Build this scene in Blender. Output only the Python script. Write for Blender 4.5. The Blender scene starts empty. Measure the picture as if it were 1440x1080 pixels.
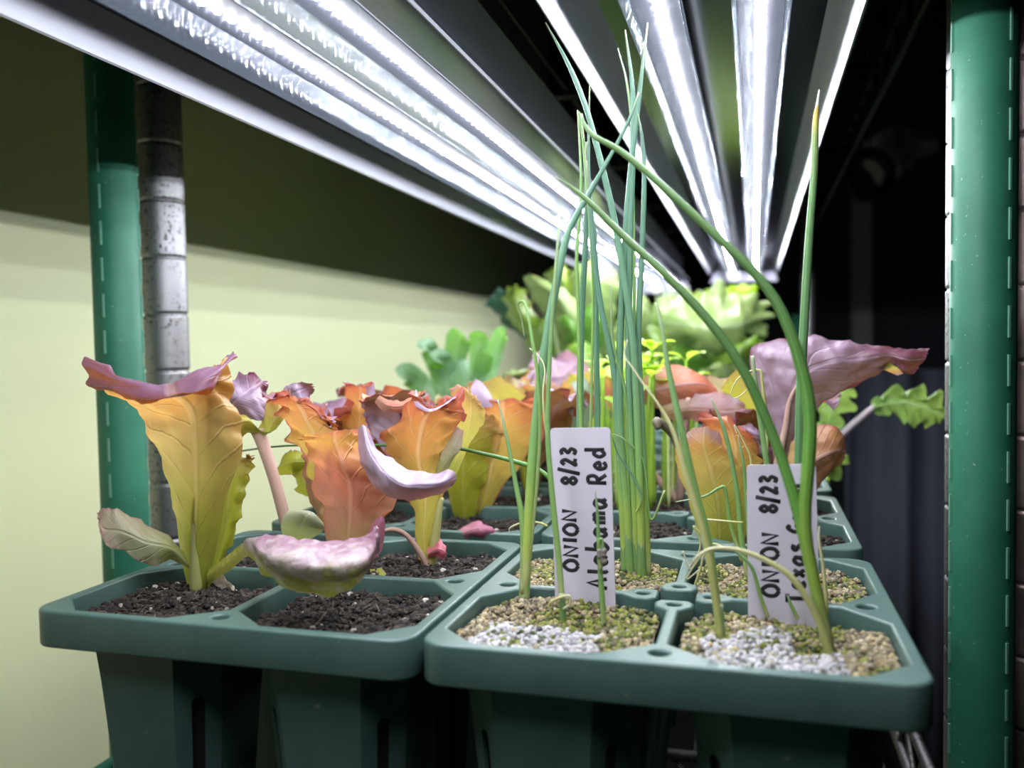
import bpy, math, random
import numpy as np
from mathutils import Vector, Matrix, noise

# ------------------------------------------------------------------ camera, world, exposure
C = bpy.context.scene.collection
SC = bpy.context.scene
ZR = 0.95                                   # height of the tray rims above the floor
FPX, YAW, PITCH, ROLL = 1186.6, .2795, -.0414, -.0172
CAM = np.array([.0926, -.2190, .0828])      # tray frame: x across, y along the shelf, z=0 at the rims
_r = np.array([math.cos(YAW), math.sin(YAW), 0.])
FW = np.array([-math.sin(YAW)*math.cos(PITCH), math.cos(YAW)*math.cos(PITCH), math.sin(PITCH)])
_u = np.cross(_r, FW)
RT = _r*math.cos(ROLL)+_u*math.sin(ROLL)
UP = -_r*math.sin(ROLL)+_u*math.cos(ROLL)
cd = bpy.data.cameras.new('camera'); co = bpy.data.objects.new('camera', cd); C.objects.link(co)
cd.sensor_fit = 'HORIZONTAL'; cd.sensor_width = 36; cd.lens = 36*FPX/1440
cd.clip_start = .005; cd.clip_end = 50
cd.dof.use_dof = True; cd.dof.focus_distance = .325; cd.dof.aperture_fstop = 9.0
co.matrix_world = Matrix(((RT[0], UP[0], -FW[0], CAM[0]), (RT[1], UP[1], -FW[1], CAM[1]),
                          (RT[2], UP[2], -FW[2], CAM[2]+ZR), (0, 0, 0, 1)))
SC.camera = co
W = bpy.data.worlds.new('night_room'); SC.world = W; W.use_nodes = True
W.node_tree.nodes['Background'].inputs[0].default_value = (.55, .65, .85, 1)
W.node_tree.nodes['Background'].inputs[1].default_value = .006
SC.view_settings.view_transform = 'Standard'; SC.view_settings.look = 'None'
SC.view_settings.exposure = 1.15; SC.view_settings.gamma = 1.0
SC.view_settings.use_curve_mapping = False
LED_STRENGTH = 360.0
SC.cycles.max_bounces = 8; SC.cycles.transparent_max_bounces = 24; SC.cycles.transmission_bounces = 6
SC.cycles.caustics_reflective = False; SC.cycles.caustics_refractive = False
SC.cycles.sample_clamp_indirect = 4.0

rnd = random.Random(7)

def ray(px, py):
    return FW + RT*(px-720)/FPX - UP*(py-540)/FPX
def aty(px, py, y):
    d = ray(px, py); return CAM + d*(y-CAM[1])/d[1]
def atz(px, py, z):
    d = ray(px, py); return CAM + d*(z-CAM[2])/d[2]

# ------------------------------------------------------------------ objects
BASE = {}
def thing(name, base, label, cat, group=None):
    o = bpy.data.objects.new(name, None); C.objects.link(o)
    o.empty_display_size = .01
    b = np.array(base, float); BASE[o.name] = b
    o.location = (b[0], b[1], b[2]+ZR)
    o['label'] = label; o['category'] = cat
    if group: o['group'] = group
    return o
def mesh_from(name, V, F, uvs=None, smooth=True):
    me = bpy.data.meshes.new(name)
    me.from_pydata([tuple(map(float, v)) for v in V], [], F)
    if smooth: me.polygons.foreach_set('use_smooth', [True]*len(me.polygons))
    if uvs is not None:
        ul = me.uv_layers.new(name='UVMap')
        li = np.zeros(len(me.loops), dtype=np.int32); me.loops.foreach_get('vertex_index', li)
        ul.data.foreach_set('uv', np.asarray(uvs, float)[li].astype(np.float32).ravel())
    me.update()
    return me
def add(name, geo, mat, parent=None, base=None, smooth=True, label=None, cat=None, group=None, kind=None):
    """geo = (V, F) or (V, F, UV) in the tray frame"""
    V = np.asarray(geo[0], float); F = geo[1]; uv = geo[2] if len(geo) > 2 else None
    if parent is not None: b = BASE[parent.name]
    else: b = np.array(base if base is not None else V.mean(0), float)
    me = mesh_from(name, V-b, F, uv, smooth)
    o = bpy.data.objects.new(name, me); C.objects.link(o)
    BASE[o.name] = b
    if parent is not None: o.parent = parent
    else: o.location = (b[0], b[1], b[2]+ZR)
    for m in (mat if isinstance(mat, (list, tuple)) else [mat]): me.materials.append(m)
    if label: o['label'] = label
    if cat: o['category'] = cat
    if group: o['group'] = group
    if kind: o['kind'] = kind
    return o
def copy_tree(o, parent=None):
    c = o.copy(); C.objects.link(c); c.parent = parent
    BASE[c.name] = BASE.get(o.name, np.zeros(3))
    for ch in list(o.children): copy_tree(ch, c)
    return c
def move(o, x, y, z):
    BASE[o.name] = np.array([x, y, z], float); o.location = (x, y, z+ZR)

# ------------------------------------------------------------------ geometry
def join(*gs):
    V = []; F = []; U = []; n = 0; hasuv = all(len(g) > 2 for g in gs)
    for g in gs:
        V.append(np.asarray(g[0], float)); F += [tuple(i+n for i in f) for f in g[1]]
        if hasuv: U.append(np.asarray(g[2], float))
        n += len(g[0])
    return (np.vstack(V), F, np.vstack(U)) if hasuv else (np.vstack(V), F)
def box(x0, x1, y0, y1, z0, z1):
    V = [(x, y, z) for z in (z0, z1) for y in (y0, y1) for x in (x0, x1)]
    return np.array(V, float), [(0, 2, 3, 1), (4, 5, 7, 6), (0, 1, 5, 4), (2, 6, 7, 3), (0, 4, 6, 2), (1, 3, 7, 5)]
def catmull(P, n):
    P = np.asarray(P, float)
    if len(P) == 2: t = np.linspace(0, 1, n)[:, None]; return P[0]*(1-t)+P[1]*t
    Q = np.vstack([2*P[0]-P[1], P, 2*P[-1]-P[-2]])
    m = len(P)-1; out = []
    for s in np.linspace(0, m, n):
        i = min(int(s), m-1); t = s-i
        a, b, c, d = Q[i:i+4]
        out.append(.5*(2*b+(c-a)*t+(2*a-5*b+4*c-d)*t*t+(3*b-a-3*c+d)*t**3))
    return np.array(out)
def tube(P, R, seg=8, n=None, cap=True):
    P = np.asarray(P, float)
    if n: 
        R = np.interp(np.linspace(0, 1, n), np.linspace(0, 1, len(np.atleast_1d(R))), np.atleast_1d(R)) if np.ndim(R) else np.full(n, R)
        P = catmull(P, n)
    else: R = np.full(len(P), R) if np.ndim(R) == 0 else np.asarray(R, float)
    T = np.gradient(P, axis=0); T /= np.linalg.norm(T, axis=1)[:, None]+1e-12
    a = np.array([0, 0, 1.]) if abs(T[0][2]) < .9 else np.array([1., 0, 0])
    N = np.cross(T[0], a); N /= np.linalg.norm(N)
    V = []; U = []; k = len(P)
    for i in range(k):
        N = N-T[i]*(N@T[i]); N /= np.linalg.norm(N)+1e-12
        B = np.cross(T[i], N)
        for j in range(seg):
            t = 2*math.pi*j/seg
            V.append(P[i]+R[i]*(math.cos(t)*N+math.sin(t)*B)); U.append((j/seg, i/(k-1)))
    F = [(i*seg+j, i*seg+(j+1) % seg, (i+1)*seg+(j+1) % seg, (i+1)*seg+j) for i in range(k-1) for j in range(seg)]
    if cap:
        F.append(tuple(range(seg-1, -1, -1))); F.append(tuple((k-1)*seg+j for j in range(seg)))
    return np.array(V), F, np.array(U)
def ring_loft(rings, close0=False, close1=False):
    n = len(rings[0]); V = np.vstack(rings)
    F = [(i*n+j, i*n+(j+1) % n, (i+1)*n+(j+1) % n, (i+1)*n+j) for i in range(len(rings)-1) for j in range(n)]
    if close0: F.append(tuple(range(n-1, -1, -1)))
    if close1: F.append(tuple((len(rings)-1)*n+j for j in range(n)))
    return V, F
def lathe(prof, x, y, seg=28):
    return ring_loft([np.array([(x+r*math.cos(2*math.pi*j/seg), y+r*math.sin(2*math.pi*j/seg), z) for j in range(seg)]) for r, z in prof], True, True)
def loft(rows, nu=13, nv=30, flip=False, ruf=0., rf=9., wr=0., wf=90., jag=0., seed=0, pw=2.0):
    """leaf blade from rows of 3-D points (base to tip), each row running across the blade"""
    rows = [catmull(r, nu) for r in rows]
    A = np.array(rows)
    G = np.stack([catmull(A[:, j], nv) for j in range(nu)], 1)       # nv, nu, 3
    du = np.gradient(G, axis=1); dv = np.gradient(G, axis=0)
    N = np.cross(du, dv); N /= np.linalg.norm(N, axis=2)[..., None]+1e-12
    s = np.linspace(-1, 1, nu); v = np.linspace(0, 1, nv)
    V = []; U = []
    for i in range(nv):
        for j in range(nu):
            p = G[i, j].copy(); e = abs(s[j])
            d = 0.
            grow = min(1, v[i]*2.2)
            if ruf:
                d += ruf*grow*e**pw*(math.sin(rf*v[i]*2*math.pi*.5+s[j]*2.1+seed*1.7)+.6*math.sin(rf*1.9*v[i]*math.pi+seed*2.3+(1 if s[j] > 0 else 4)))
                if v[i] > .85: d += ruf*(v[i]-.85)/.15*math.sin(s[j]*7+seed)
            if wr:
                d += wr*grow*noise.noise(Vector((p[0]*wf, p[1]*wf, p[2]*wf+seed*7.1)))
                d += .45*wr*grow*(.5+e)*noise.noise(Vector((p[0]*wf*2.7, p[1]*wf*2.7, p[2]*wf*2.7+seed*3.7)))
            p += N[i, j]*d
            if jag and (e > .8 or v[i] > .93):
                k = noise.noise(Vector((v[i]*17+seed*3.3, s[j]*6, seed)))
                ed = du[i, j]/(np.linalg.norm(du[i, j])+1e-9)*np.sign(s[j] or 1)
                tv = dv[i, j]/(np.linalg.norm(dv[i, j])+1e-9)
                p += (ed*(e > .8)*grow+tv*(v[i] > .93))*k*jag
            V.append(p); U.append((j/(nu-1), v[i]))
    F = []
    for i in range(nv-1):
        for j in range(nu-1):
            q = (i*nu+j, i*nu+j+1, (i+1)*nu+j+1, (i+1)*nu+j)
            F.append(q[::-1] if flip else q)
    return np.array(V), F, np.array(U)
def patch(rows, **k):
    """rows given as (px, py, y): a sight line and a depth along the shelf"""
    return loft([[aty(*p) for p in r] for r in rows], **k)
def blade(base, az, L, Wd, e0, e1, shape=None, cup=.25, pet=.25, pw=.1, twist=0., n=11, curve=1.3, **k):
    """a generic leaf: azimuth az, length L, half width Wd, elevation e0 at the base to e1 at the tip"""
    shape = shape or [0, .55, .9, 1, .95, .75, .35]
    p = np.array(base, float); rows = []
    for i in range(n):
        t = i/(n-1); el = e0+(e1-e0)*t**curve
        d = np.array([math.cos(az)*math.cos(el), math.sin(az)*math.cos(el), math.sin(el)])
        up = np.array([-math.cos(az)*math.sin(el), -math.sin(az)*math.sin(el), math.cos(el)])
        sd = np.cross(d, up); a = twist*t
        sd, up = sd*math.cos(a)+up*math.sin(a), up*math.cos(a)-sd*math.sin(a)
        if t < pet: w = pw
        else: w = max(pw*.6, np.interp((t-pet)/(1-pet), np.linspace(0, 1, len(shape)), shape))
        w *= Wd
        rows.append([p-sd*w*.95+up*w*cup, p-sd*w*.5+up*w*cup*.25, p, p+sd*w*.5+up*w*cup*.25, p+sd*w*.95+up*w*cup])
        p = p+d*L/(n-1)
    return loft(rows, **k)

# ------------------------------------------------------------------ materials
class M:
    def __init__(s, name):
        s.m = bpy.data.materials.new(name); s.m.use_nodes = True; s.t = s.m.node_tree
        s.t.nodes.clear(); s.out = s.t.nodes.new('ShaderNodeOutputMaterial')
    def n(s, typ, ins=None, **at):
        nd = s.t.nodes.new('ShaderNode'+typ)
        for k, v in at.items(): setattr(nd, k, v)
        for k, v in (ins or {}).items():
            i = nd.inputs[k]
            if isinstance(v, bpy.types.NodeSocket): s.t.links.new(v, i)
            elif isinstance(v, (tuple, list)) and len(v) == 3 and i.type == 'RGBA': i.default_value = (*v, 1)
            else: i.default_value = v
        return nd
    def math(s, op, a, b=0., c=0.): return s.n('Math', {0: a, 1: b, 2: c}, operation=op).outputs[0]
    def ramp(s, f, stops):
        r = s.n('ValToRGB', {0: f}); e = r.color_ramp.elements
        while len(e) < len(stops): e.new(.5)
        for q, (p, c) in zip(e, stops): q.position = p; q.color = (*c, 1)
        return r.outputs[0]
    def mix(s, f, a, b, bt='MIX'):
        return s.n('Mix', {0: f, 6: a, 7: b}, data_type='RGBA', blend_type=bt).outputs[2]
    def step(s, v, a, b): return s.n('MapRange', {0: v, 1: a, 2: b}, interpolation_type='SMOOTHSTEP').outputs[0]
    def noise(s, scale, detail=3., vec=None, rough=.55):
        i = {'Scale': scale, 'Detail': detail, 'Roughness': rough}
        i['Vector'] = vec if vec is not None else s.n('TexCoord').outputs['Object']
        return s.n('TexNoise', i).outputs[0]
    def bump(s, h, st=.3, dist=.001): return s.n('Bump', {'Height': h, 'Strength': st, 'Distance': dist}).outputs[0]
    def bsdf(s, col, rough=.5, metal=0., spec=.5, normal=None, **kw):
        i = {'Base Color': col, 'Roughness': rough, 'Metallic': metal, 'Specular IOR Level': spec}
        if normal is not None: i['Normal'] = normal
        i.update({k.replace('_', ' '): v for k, v in kw.items()})
        return s.n('BsdfPrincipled', i).outputs[0]
    def done(s, sh):
        s.t.links.new(sh, s.out.inputs[0]); return s.m

def plain(name, col, rough=.5, metal=0., spec=.5, var=.0, scale=40., bump=0.):
    m = M(name); c = (*col, 1); nz = None
    if var or bump: nz = m.noise(scale)
    if var: c = m.ramp(nz, [(.3, tuple(x*(1-var) for x in col)), (.7, tuple(min(1, x*(1+var)) for x in col))])
    return m.done(m.bsdf(c, rough, metal, spec, m.bump(nz, bump) if bump else None))
def leaf_mat(name, top, under, edge=None, veins=(.8, .7, .45), vk=8., vm=2.2, trans=.5, rough=.42, vamt=.30, quilt=.0, tboost=1.0, mott=.22, tcol=None):
    m = M(name)
    uv = m.n('UVMap', uv_map='UVMap').outputs[0]
    sp = m.n('SeparateXYZ', {0: uv}); u, v = sp.outputs[0], sp.outputs[1]
    nz = m.noise(70., 4.)
    e = m.math('ABSOLUTE', m.math('MULTIPLY_ADD', u, 2., -1.))
    vv = m.math('ADD', v, m.math('MULTIPLY_ADD', nz, mott*2, -mott))
    ct = m.ramp(vv, top); cu = m.ramp(vv, under)
    if edge:
        f = m.step(m.math('ADD', m.math('MAXIMUM', e, m.math('MULTIPLY_ADD', v, 1.6, -.6)), m.math('MULTIPLY_ADD', nz, .3, -.15)), edge[1], 1.02)
        ct = m.mix(f, ct, (*edge[0], 1)); cu = m.mix(f, cu, (*edge[2], 1))
    t = m.math('ADD', m.math('MULTIPLY_ADD', v, vk, 0.), m.math('MULTIPLY', e, -vm)); t = m.math('ADD', t, m.math('MULTIPLY', nz, .5))
    vein = m.math('SUBTRACT', 1., m.step(m.math('PINGPONG', t, .5), 0., .085))
    rib = m.math('SUBTRACT', 1., m.step(e, .03, .11))
    vn = m.math('MAXIMUM', m.math('MULTIPLY', vein, .6), rib)
    fa = m.math('MULTIPLY', vn, vamt)
    cu2 = m.mix(fa, cu, (*veins, 1)); ct = m.mix(m.math('MULTIPLY', fa, .7), ct, (*veins, 1))
    back = m.n('NewGeometry').outputs['Backfacing']
    col = m.mix(back, ct, cu2)
    h = m.math('MULTIPLY', vn, -.8)
    if quilt:
        vo = m.n('TexVoronoi', {'Vector': m.n('TexCoord').outputs['Object'], 'Scale': 150.}, feature='SMOOTH_F1').outputs[0]
        h = m.math('ADD', h, m.math('MULTIPLY', vo, -quilt))
    h = m.math('ADD', h, m.math('MULTIPLY', nz, .5))
    bp = m.bump(h, .5, .0012)
    d = m.bsdf(col, rough, 0., .45, bp)
    tc = m.mix(1., cu2 if tcol is None else (*tcol, 1), (tboost, tboost, tboost, 1), 'MULTIPLY')
    tr = m.n('BsdfTranslucent', {'Color': tc, 'Normal': bp}).outputs[0]
    return m.done(m.n('MixShader', {0: trans, 1: d, 2: tr}).outputs[0])
def stalk_mat(name, stops, rough=.45, trans=.15):
    m = M(name)
    v = m.n('SeparateXYZ', {0: m.n('UVMap', uv_map='UVMap').outputs[0]})
    st = m.n('TexWave', {'Vector': m.n('UVMap', uv_map='UVMap').outputs[0], 'Scale': 2.5, 'Distortion': .6}).outputs[1]
    c = m.ramp(m.math('ADD', v.outputs[1], m.math('MULTIPLY_ADD', m.noise(50.), .12, -.06)), stops)
    c = m.mix(m.math('MULTIPLY', st, .10), c, (.45, .6, .45, 1))
    d = m.bsdf(c, rough, 0., .35)
    t = m.n('BsdfTranslucent', {'Color': c}).outputs[0]
    return m.done(m.n('MixShader', {0: trans, 1: d, 2: t}).outputs[0])

def green_plastic():
    m = M('tray_plastic'); nz = m.noise(45., 5.); fine = m.noise(900., 2.)
    c = m.ramp(nz, [(.3, (.045, .095, .085)), (.72, (.072, .128, .114))])
    dust = m.step(m.noise(260., 4.), .66, .76)
    c = m.mix(m.math('MULTIPLY', dust, .45), c, (.32, .34, .29, 1))
    c = m.mix(m.math('MULTIPLY', m.step(m.noise(17., 4.), .55, .75), .35), c, (.16, .15, .12, 1))
    return m.done(m.bsdf(c, .42, 0., .5, m.bump(fine, .08, .0004)))
PLASTIC = green_plastic()
def green_post():
    m = M('green_coated_steel'); c = m.ramp(m.noise(30., 4.), [(.3, (.016, .105, .062)), (.7, (.028, .15, .088))])
    sc = m.step(m.noise(500., 3.), .68, .74)
    c = m.mix(m.math('MULTIPLY', sc, .4), c, (.35, .5, .42, 1))
    return m.done(m.bsdf(c, .5, 0., .28))
GREEN = green_post()
SHADEDWIRE = plain('shade_blackened_wire', (.02, .02, .024), .4)  # wire colour blackened to imitate the unlit upper shelf
SEAM = plain('pale_green_seam', (.11, .27, .19), .4)
def chrome():
    m = M('worn_chrome'); nz = m.noise(40., 6., rough=.7)
    sp = m.step(m.noise(420., 5., rough=.7), .53, .62)
    msk = m.math('MULTIPLY', sp, m.step(nz, .36, .54))
    c = m.mix(msk, (.25, .245, .25, 1), (.03, .028, .027, 1))
    r = m.math('MULTIPLY_ADD', msk, .2, .5)
    return m.done(m.bsdf(c, r, m.math('SUBTRACT', 1., m.math('MULTIPLY', msk, .6))))
CHROME = chrome()
DARKGROOVE = plain('dark_groove', (.02, .02, .02), .5)
REFL = plain('satin_reflector', (.44, .44, .50), .4, .25)
MIRROR = plain('polished_reflector', (.17, .175, .2), .2, 1.)
WHITEPAINT = plain('white_painted_housing', (.55, .55, .6), .4)
LAVENDER = plain('led_board', (.036, .034, .046), .6, spec=.1)
def led_mat():
    m = M('led_chip'); return m.done(m.n('Emission', {'Color': (.93, .96, 1., 1), 'Strength': LED_STRENGTH}).outputs[0])
LED = led_mat()
def cover_mat():
    m = M('clear_tube_cover')
    g = m.n('SeparateXYZ', {0: m.n('TexCoord').outputs['Object']})
    w = m.math('SINE', m.math('MULTIPLY', g.outputs[1], 2*math.pi/.0039))
    bp = m.bump(w, .4, .0005)
    tr = m.n('BsdfTransparent', {'Color': (.97, .98, 1., 1)}).outputs[0]
    gl = m.n('BsdfGlossy', {'Color': (.85, .9, 1., 1), 'Roughness': .12, 'Normal': bp}).outputs[0]
    tl = m.n('BsdfTranslucent', {'Color': (.68, .78, 1., 1), 'Normal': bp}).outputs[0]
    a = m.n('MixShader', {0: .012, 1: tr, 2: tl}).outputs[0]
    f = m.n('LayerWeight', {'Blend': .3}).outputs['Facing']
    return m.done(m.n('MixShader', {0: m.math('MULTIPLY_ADD', f, .06, .006), 1: a, 2: gl}).outputs[0])
COVER = cover_mat()
BLACKP = plain('black_plastic', (.012, .012, .014), .45)

# ------------------------------------------------------------------ the room
def wall_mat():
    m = M('pale_lime_paint'); nz = m.noise(3., 4.); f = m.noise(160., 4.)
    c = m.ramp(nz, [(.3, (.75, .78, .46)), (.7, (.80, .82, .51))])
    return m.done(m.bsdf(c, .7, 0., .3, m.bump(f, .15, .002)))
DARKWALL = plain('dark_room_paint', (.045, .05, .07), .7, var=.2, scale=2.)
WX = -.372
add('wall_left', box(WX-.1, WX, -1.6, 1.75, -ZR, 1.5), wall_mat(), kind='structure', smooth=False, base=(WX, 0, -ZR))
add('wall_back', box(-1.4, 3., 3.2, 3.3, -ZR, 1.5), DARKWALL, kind='structure', smooth=False, base=(0, 3.2, -ZR))
add('wall_right', box(3., 3.1, -1.6, 3.3, -ZR, 1.5), DARKWALL, kind='structure', smooth=False, base=(3., 1, -ZR))
add('floor', box(-1.5, 3.1, -1.7, 3.3, -ZR-.1, -ZR), plain('dark_floor', (.04, .04, .045), .5, var=.2, scale=3.), kind='structure', smooth=False, base=(0, 0, -ZR))
a0 = aty(1197, 300, 3.17); a1 = aty(1226, 300, 3.17)
add('trim_1', box(a0[0], a1[0], 3.15, 3.2, -ZR, .62), plain('grey_door_trim', (.5, .5, .56), .5), kind='structure', smooth=False, base=(a0[0], 3.2, -ZR))

# ------------------------------------------------------------------ racks
def post_geo(x, y, z0=-ZR, z1=.62, r=.0125, pitch=None):
    if not pitch: return lathe([(r*.9, z0), (r, z0+.002), (r, z1-.002), (r*.9, z1)], x, y, 32)
    pr = [(r*.95, z0)]; z = z0+.01
    while z < z1-.01:
        pr += [(r, z-.0022), (r, z-.0010), (r*.94, z-.0005), (r*.94, z+.0005), (r, z+.0010), (r, z+.0022)]; z += pitch
    return lathe(pr+[(r*.95, z1)], x, y, 32)
YG, YM = .165, .203
gl = aty(168, 500, YG); gr = aty(1382, 500, YG)
ml = aty(235, 500, YM); mr = aty(1373, 500, YM)
SHZ = -.1195
def wire_shelf(parent, x0, x1, y0, y1, z, mat, rails=True, dn=.03):
    parts = []
    for xx in (x0, x1):
        parts += [tube([(xx, y0, z-.003), (xx, y1, z-.003)], .0030, 8), tube([(xx, y0, z-dn), (xx, y1, z-dn)], .0030, 8)]
        k = int((y1-y0)/.05)
        zz = [(xx, y0+(y1-y0)*i/(2*k), z-.003 if i % 2 else z-dn) for i in range(2*k+1)]
        parts.append(tube(zz, .0018, 6))
    for yy in (y0, y1):
        parts += [tube([(x0, yy, z-.003), (x1, yy, z-.003)], .0030, 8), tube([(x0, yy, z-dn), (x1, yy, z-dn)], .0030, 8)]
        zz = [(x0+(x1-x0)*i/16, yy, z-.003 if i % 2 else z-dn) for i in range(17)]
        parts.append(tube(zz, .0018, 6))
    f = add('shelf', join(*parts), mat, parent)
    wires = [tube([(x0+(x1-x0)*i/18, y0, z-.0015), (x0+(x1-x0)*i/18, y1, z-.0015)], .0015, 6) for i in range(1, 18)]
    add('wire_deck', join(*wires), mat, f)
    for i in (1, 2, 3): add('brace', tube([(x0, y0+(y1-y0)*i/4, z-.006), (x1, y0+(y1-y0)*i/4, z-.006)], .003, 8), mat, f)
    return f
rk = thing('shelving_rack', (gl[0], YG, -ZR), 'green coated steel rack with dashed seams on its posts, nearest the camera', 'shelving rack', 'wire shelving racks')
def seam(x, y, angs, z0, z1, pitch=.0192, ln=.0125, r=.0122):
    g = []
    for a in angs:
        dx, dy = math.cos(a), math.sin(a); tx, ty = -dy, dx
        z = z0
        while z < z1:
            p = np.array([x+dx*r, y+dy*r, 0.])
            V = []
            for (s, zz) in ((-1, z), (1, z), (1, z+ln), (-1, z+ln)):
                for o in (-.0004, .0007):
                    V.append((p[0]+dx*o+tx*s*.0005, p[1]+dy*o+ty*s*.0005, zz))
            g.append((np.array(V), [(1, 3, 5, 7), (0, 1, 7, 6), (2, 4, 5, 3), (0, 2, 3, 1), (4, 6, 7, 5)]))
            z += pitch
    return join(*g)
for (x, angs) in ((gl[0], (-math.pi/2+.13, -math.pi/2+2.0)), (gr[0], (-math.pi/2-1.38, -math.pi/2+.58))):
    p_ = add('post', post_geo(x, YG, r=.0122), GREEN, rk)
    add('seam', seam(x, YG, angs, -.3, .33), SEAM, p_, smooth=False)
for x in (gl[0], gr[0]):
    add('post', post_geo(x, -1.05, r=.0122), GREEN, rk)
wire_shelf(rk, gl[0]+.02, gr[0]-.02, -1.05, YG+.004, SHZ, GREEN)
rk2 = thing('shelving_rack', (ml[0], YM, -ZR), 'worn chrome rack with ringed posts, standing just behind the green posts', 'shelving rack', 'wire shelving racks')
for (x, y) in ((ml[0], YM), (mr[0], YM)):
    add('post', post_geo(x, y, pitch=.0327), CHROME, rk2, label='speckled worn chrome post with ring grooves')
YF = 1.42
for x in (ml[0], mr[0]): add('post', post_geo(x, YF, pitch=.0327), CHROME, rk2)
wire_shelf(rk2, ml[0]+.02, mr[0]-.016, YM, YF, SHZ, CHROME)
UZ = .307
wire_shelf(rk2, ml[0]+.02, mr[0], YM-.0, YF, UZ, SHADEDWIRE)  # upper shelf, its shade put into the wire colour
for x in (ml[0], mr[0]):
    for z in (SHZ-.02, UZ-.02): add('collar', lathe([(.0135, z-.012), (.017, z-.01), (.0155, z+.018), (.0135, z+.02)], x, YM, 24), CHROME if z < 0 else BLACKP, rk2)
# a third rack: only the edge of one post shows at the right border
ex = aty(1462, 500, YM)
rk3 = thing('shelving_rack', (ex[0], YM, -ZR), 'brownish rack post at the right border of the picture, beside the green post', 'shelving rack', 'wire shelving racks')
add('post', post_geo(ex[0], YM, pitch=.0327), plain('rusty_chrome', (.28, .2, .19), .4, .8, var=.5, scale=30.), rk3)
# far posts of the next racks
fx = aty(1121, 430, 1.72)
rk4 = thing('shelving_rack', (fx[0], 1.72, -ZR), 'far green rack post, dim and blurred behind the light green leaves', 'shelving rack', 'wire shelving racks')
add('post', lathe([(.0122, -ZR), (.0122, .145), (.010, .147)], fx[0], 1.72, 20), GREEN, rk4)

# ------------------------------------------------------------------ grow lights
def extrude_profile(P, y0, y1):
    n = len(P); V = [(x, y0, z) for x, z in P]+[(x, y1, z) for x, z in P]
    return np.array(V, float), [(i, i+1, n+i+1, n+i) for i in range(n-1)]
def thick(P, t):
    """closed outline of an open sheet profile, thickened outward (upward)"""
    P = np.array(P, float); T = np.gradient(P, axis=0); Nn = np.stack([-T[:, 1], T[:, 0]], 1); Nn /= np.linalg.norm(Nn, axis=1)[:, None]
    return np.vstack([P, (P+Nn*t)[::-1], P[:1]])
def grow_light(prof, plate, tubes, y0, y1, zt, label):
    cx = .5*(tubes[0]+tubes[1])
    t = thing('grow_light', (cx, y0, zt), label, 'grow light', 'twin tube grow lights')
    lw = thick([prof[0], prof[1]], .0012); rw = thick([prof[2], prof[3]], .0012)
    o = add('reflector', extrude_profile(lw, y0, y1), REFL, t, smooth=False)
    add('reflector', extrude_profile(rw, y0, y1), REFL, t, smooth=False)
    add('reflector', extrude_profile(thick([prof[1], ((prof[1][0]+prof[2][0])/2, prof[1][1]), prof[2]], .001), y0, y1), MIRROR, t, smooth=False, label='mirror polished top plate between the wings')
    hz = prof[1][1]+.0012
    add('housing', box(cx-.03, cx+.03, y0+.01, y1-.01, hz, hz+.028), WHITEPAINT, t, smooth=False)
    for yy in (y0, y1):
        e = .004 if yy == y1 else -.004
        f_ = .012 if yy == y1 else -.012
        P = [(prof[0][0], yy+f_, prof[0][1]-.014), (prof[1][0], yy, prof[1][1]), (prof[2][0], yy, prof[2][1]), (prof[3][0], yy+f_, prof[3][1]-.014)]
        V = P+[(p[0], yy+e, p[2]) for p in P]
        add('end_plate', (np.array(V), [(0, 1, 2, 3), (7, 6, 5, 4), (0, 4, 5, 1), (1, 5, 6, 2), (2, 6, 7, 3), (3, 7, 4, 0)]), plain('lavender_white_plate', (.62, .6, .78), .45), t, smooth=False)
    for x in tubes:
        R = .0108; zc = zt+R
        seg = 20
        Pc = [(x+R*math.cos(a), zc+R*math.sin(a)) for a in np.linspace(math.pi*.83, math.pi*2.17, seg)]
        tb = add('tube', extrude_profile(Pc, y0+.02, y1-.02), COVER, t, label='clear tube cover with white LED chips inside')
        bz = zc+.0052
        add('led_board', box(x-.0088, x+.0088, y0+.02, y1-.02, bz, bz+.001), LAVENDER, tb, smooth=False)
        # aluminium back of the tube
        Pb = [(x+R*math.cos(a), zc+R*math.sin(a)) for a in np.linspace(math.pi*2.17, math.pi*2.83, 12)]
        add('tube_back', extrude_profile(Pb, y0+.02, y1-.02), WHITEPAINT, tb)
        g = []; y = y0+.03; cs = 0.00125
        k = 6; an = [2*math.pi*i/k for i in range(k)]
        while y < y1-.03:
            V = [(x+cs*math.cos(q), y+cs*math.sin(q), bz-.0002) for q in an]+[(x+.72*cs*math.cos(q), y+.72*cs*math.sin(q), bz-.0010) for q in an]
            g.append((np.array(V), [tuple(range(2*k-1, k-1, -1))]+[(i, k+i, k+(i+1) % k, (i+1) % k) for i in range(k)])); y += .0078
        add('led_chips', join(*g), LED, tb, smooth=False)
        for yy in (y0+.004, y1-.024): add('end_cap', tube([(x, yy, zc), (x, yy+.02, zc)], R+.0012, 16), WHITEPAINT, tb)
    for yy in (y0+.25, y1-.2): add('hanger', tube([(cx, yy, hz+.026), (cx, yy, UZ-.002)], .0012, 6), CHROME, t)
    return t
zl = .190; zcl = .1945
xl = atz(0, 18, zl)[0]; xl1 = atz(122, 0, zl+.022)[0]
grow_light([(xl, zl), (xl1, zl+.022), (-.030, zl+.022), (-.018, zl+.010)], None,
           (atz(283, 3, zcl)[0], atz(500, 40, zcl)[0]), -.20, 1.33, zcl-.0154, 'left of two LED grow lights, its wide grey reflector wing over the lettuce')
zr = .212
grow_light([(.016, zr), (.0287, zr+.02), (.1244, zr+.02), (.134, zr)], None, (.0570, .0960), -.20, 1.38, zr+.002-.0154,
           'right of two LED grow lights, hanging over the onion seedlings')

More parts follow.
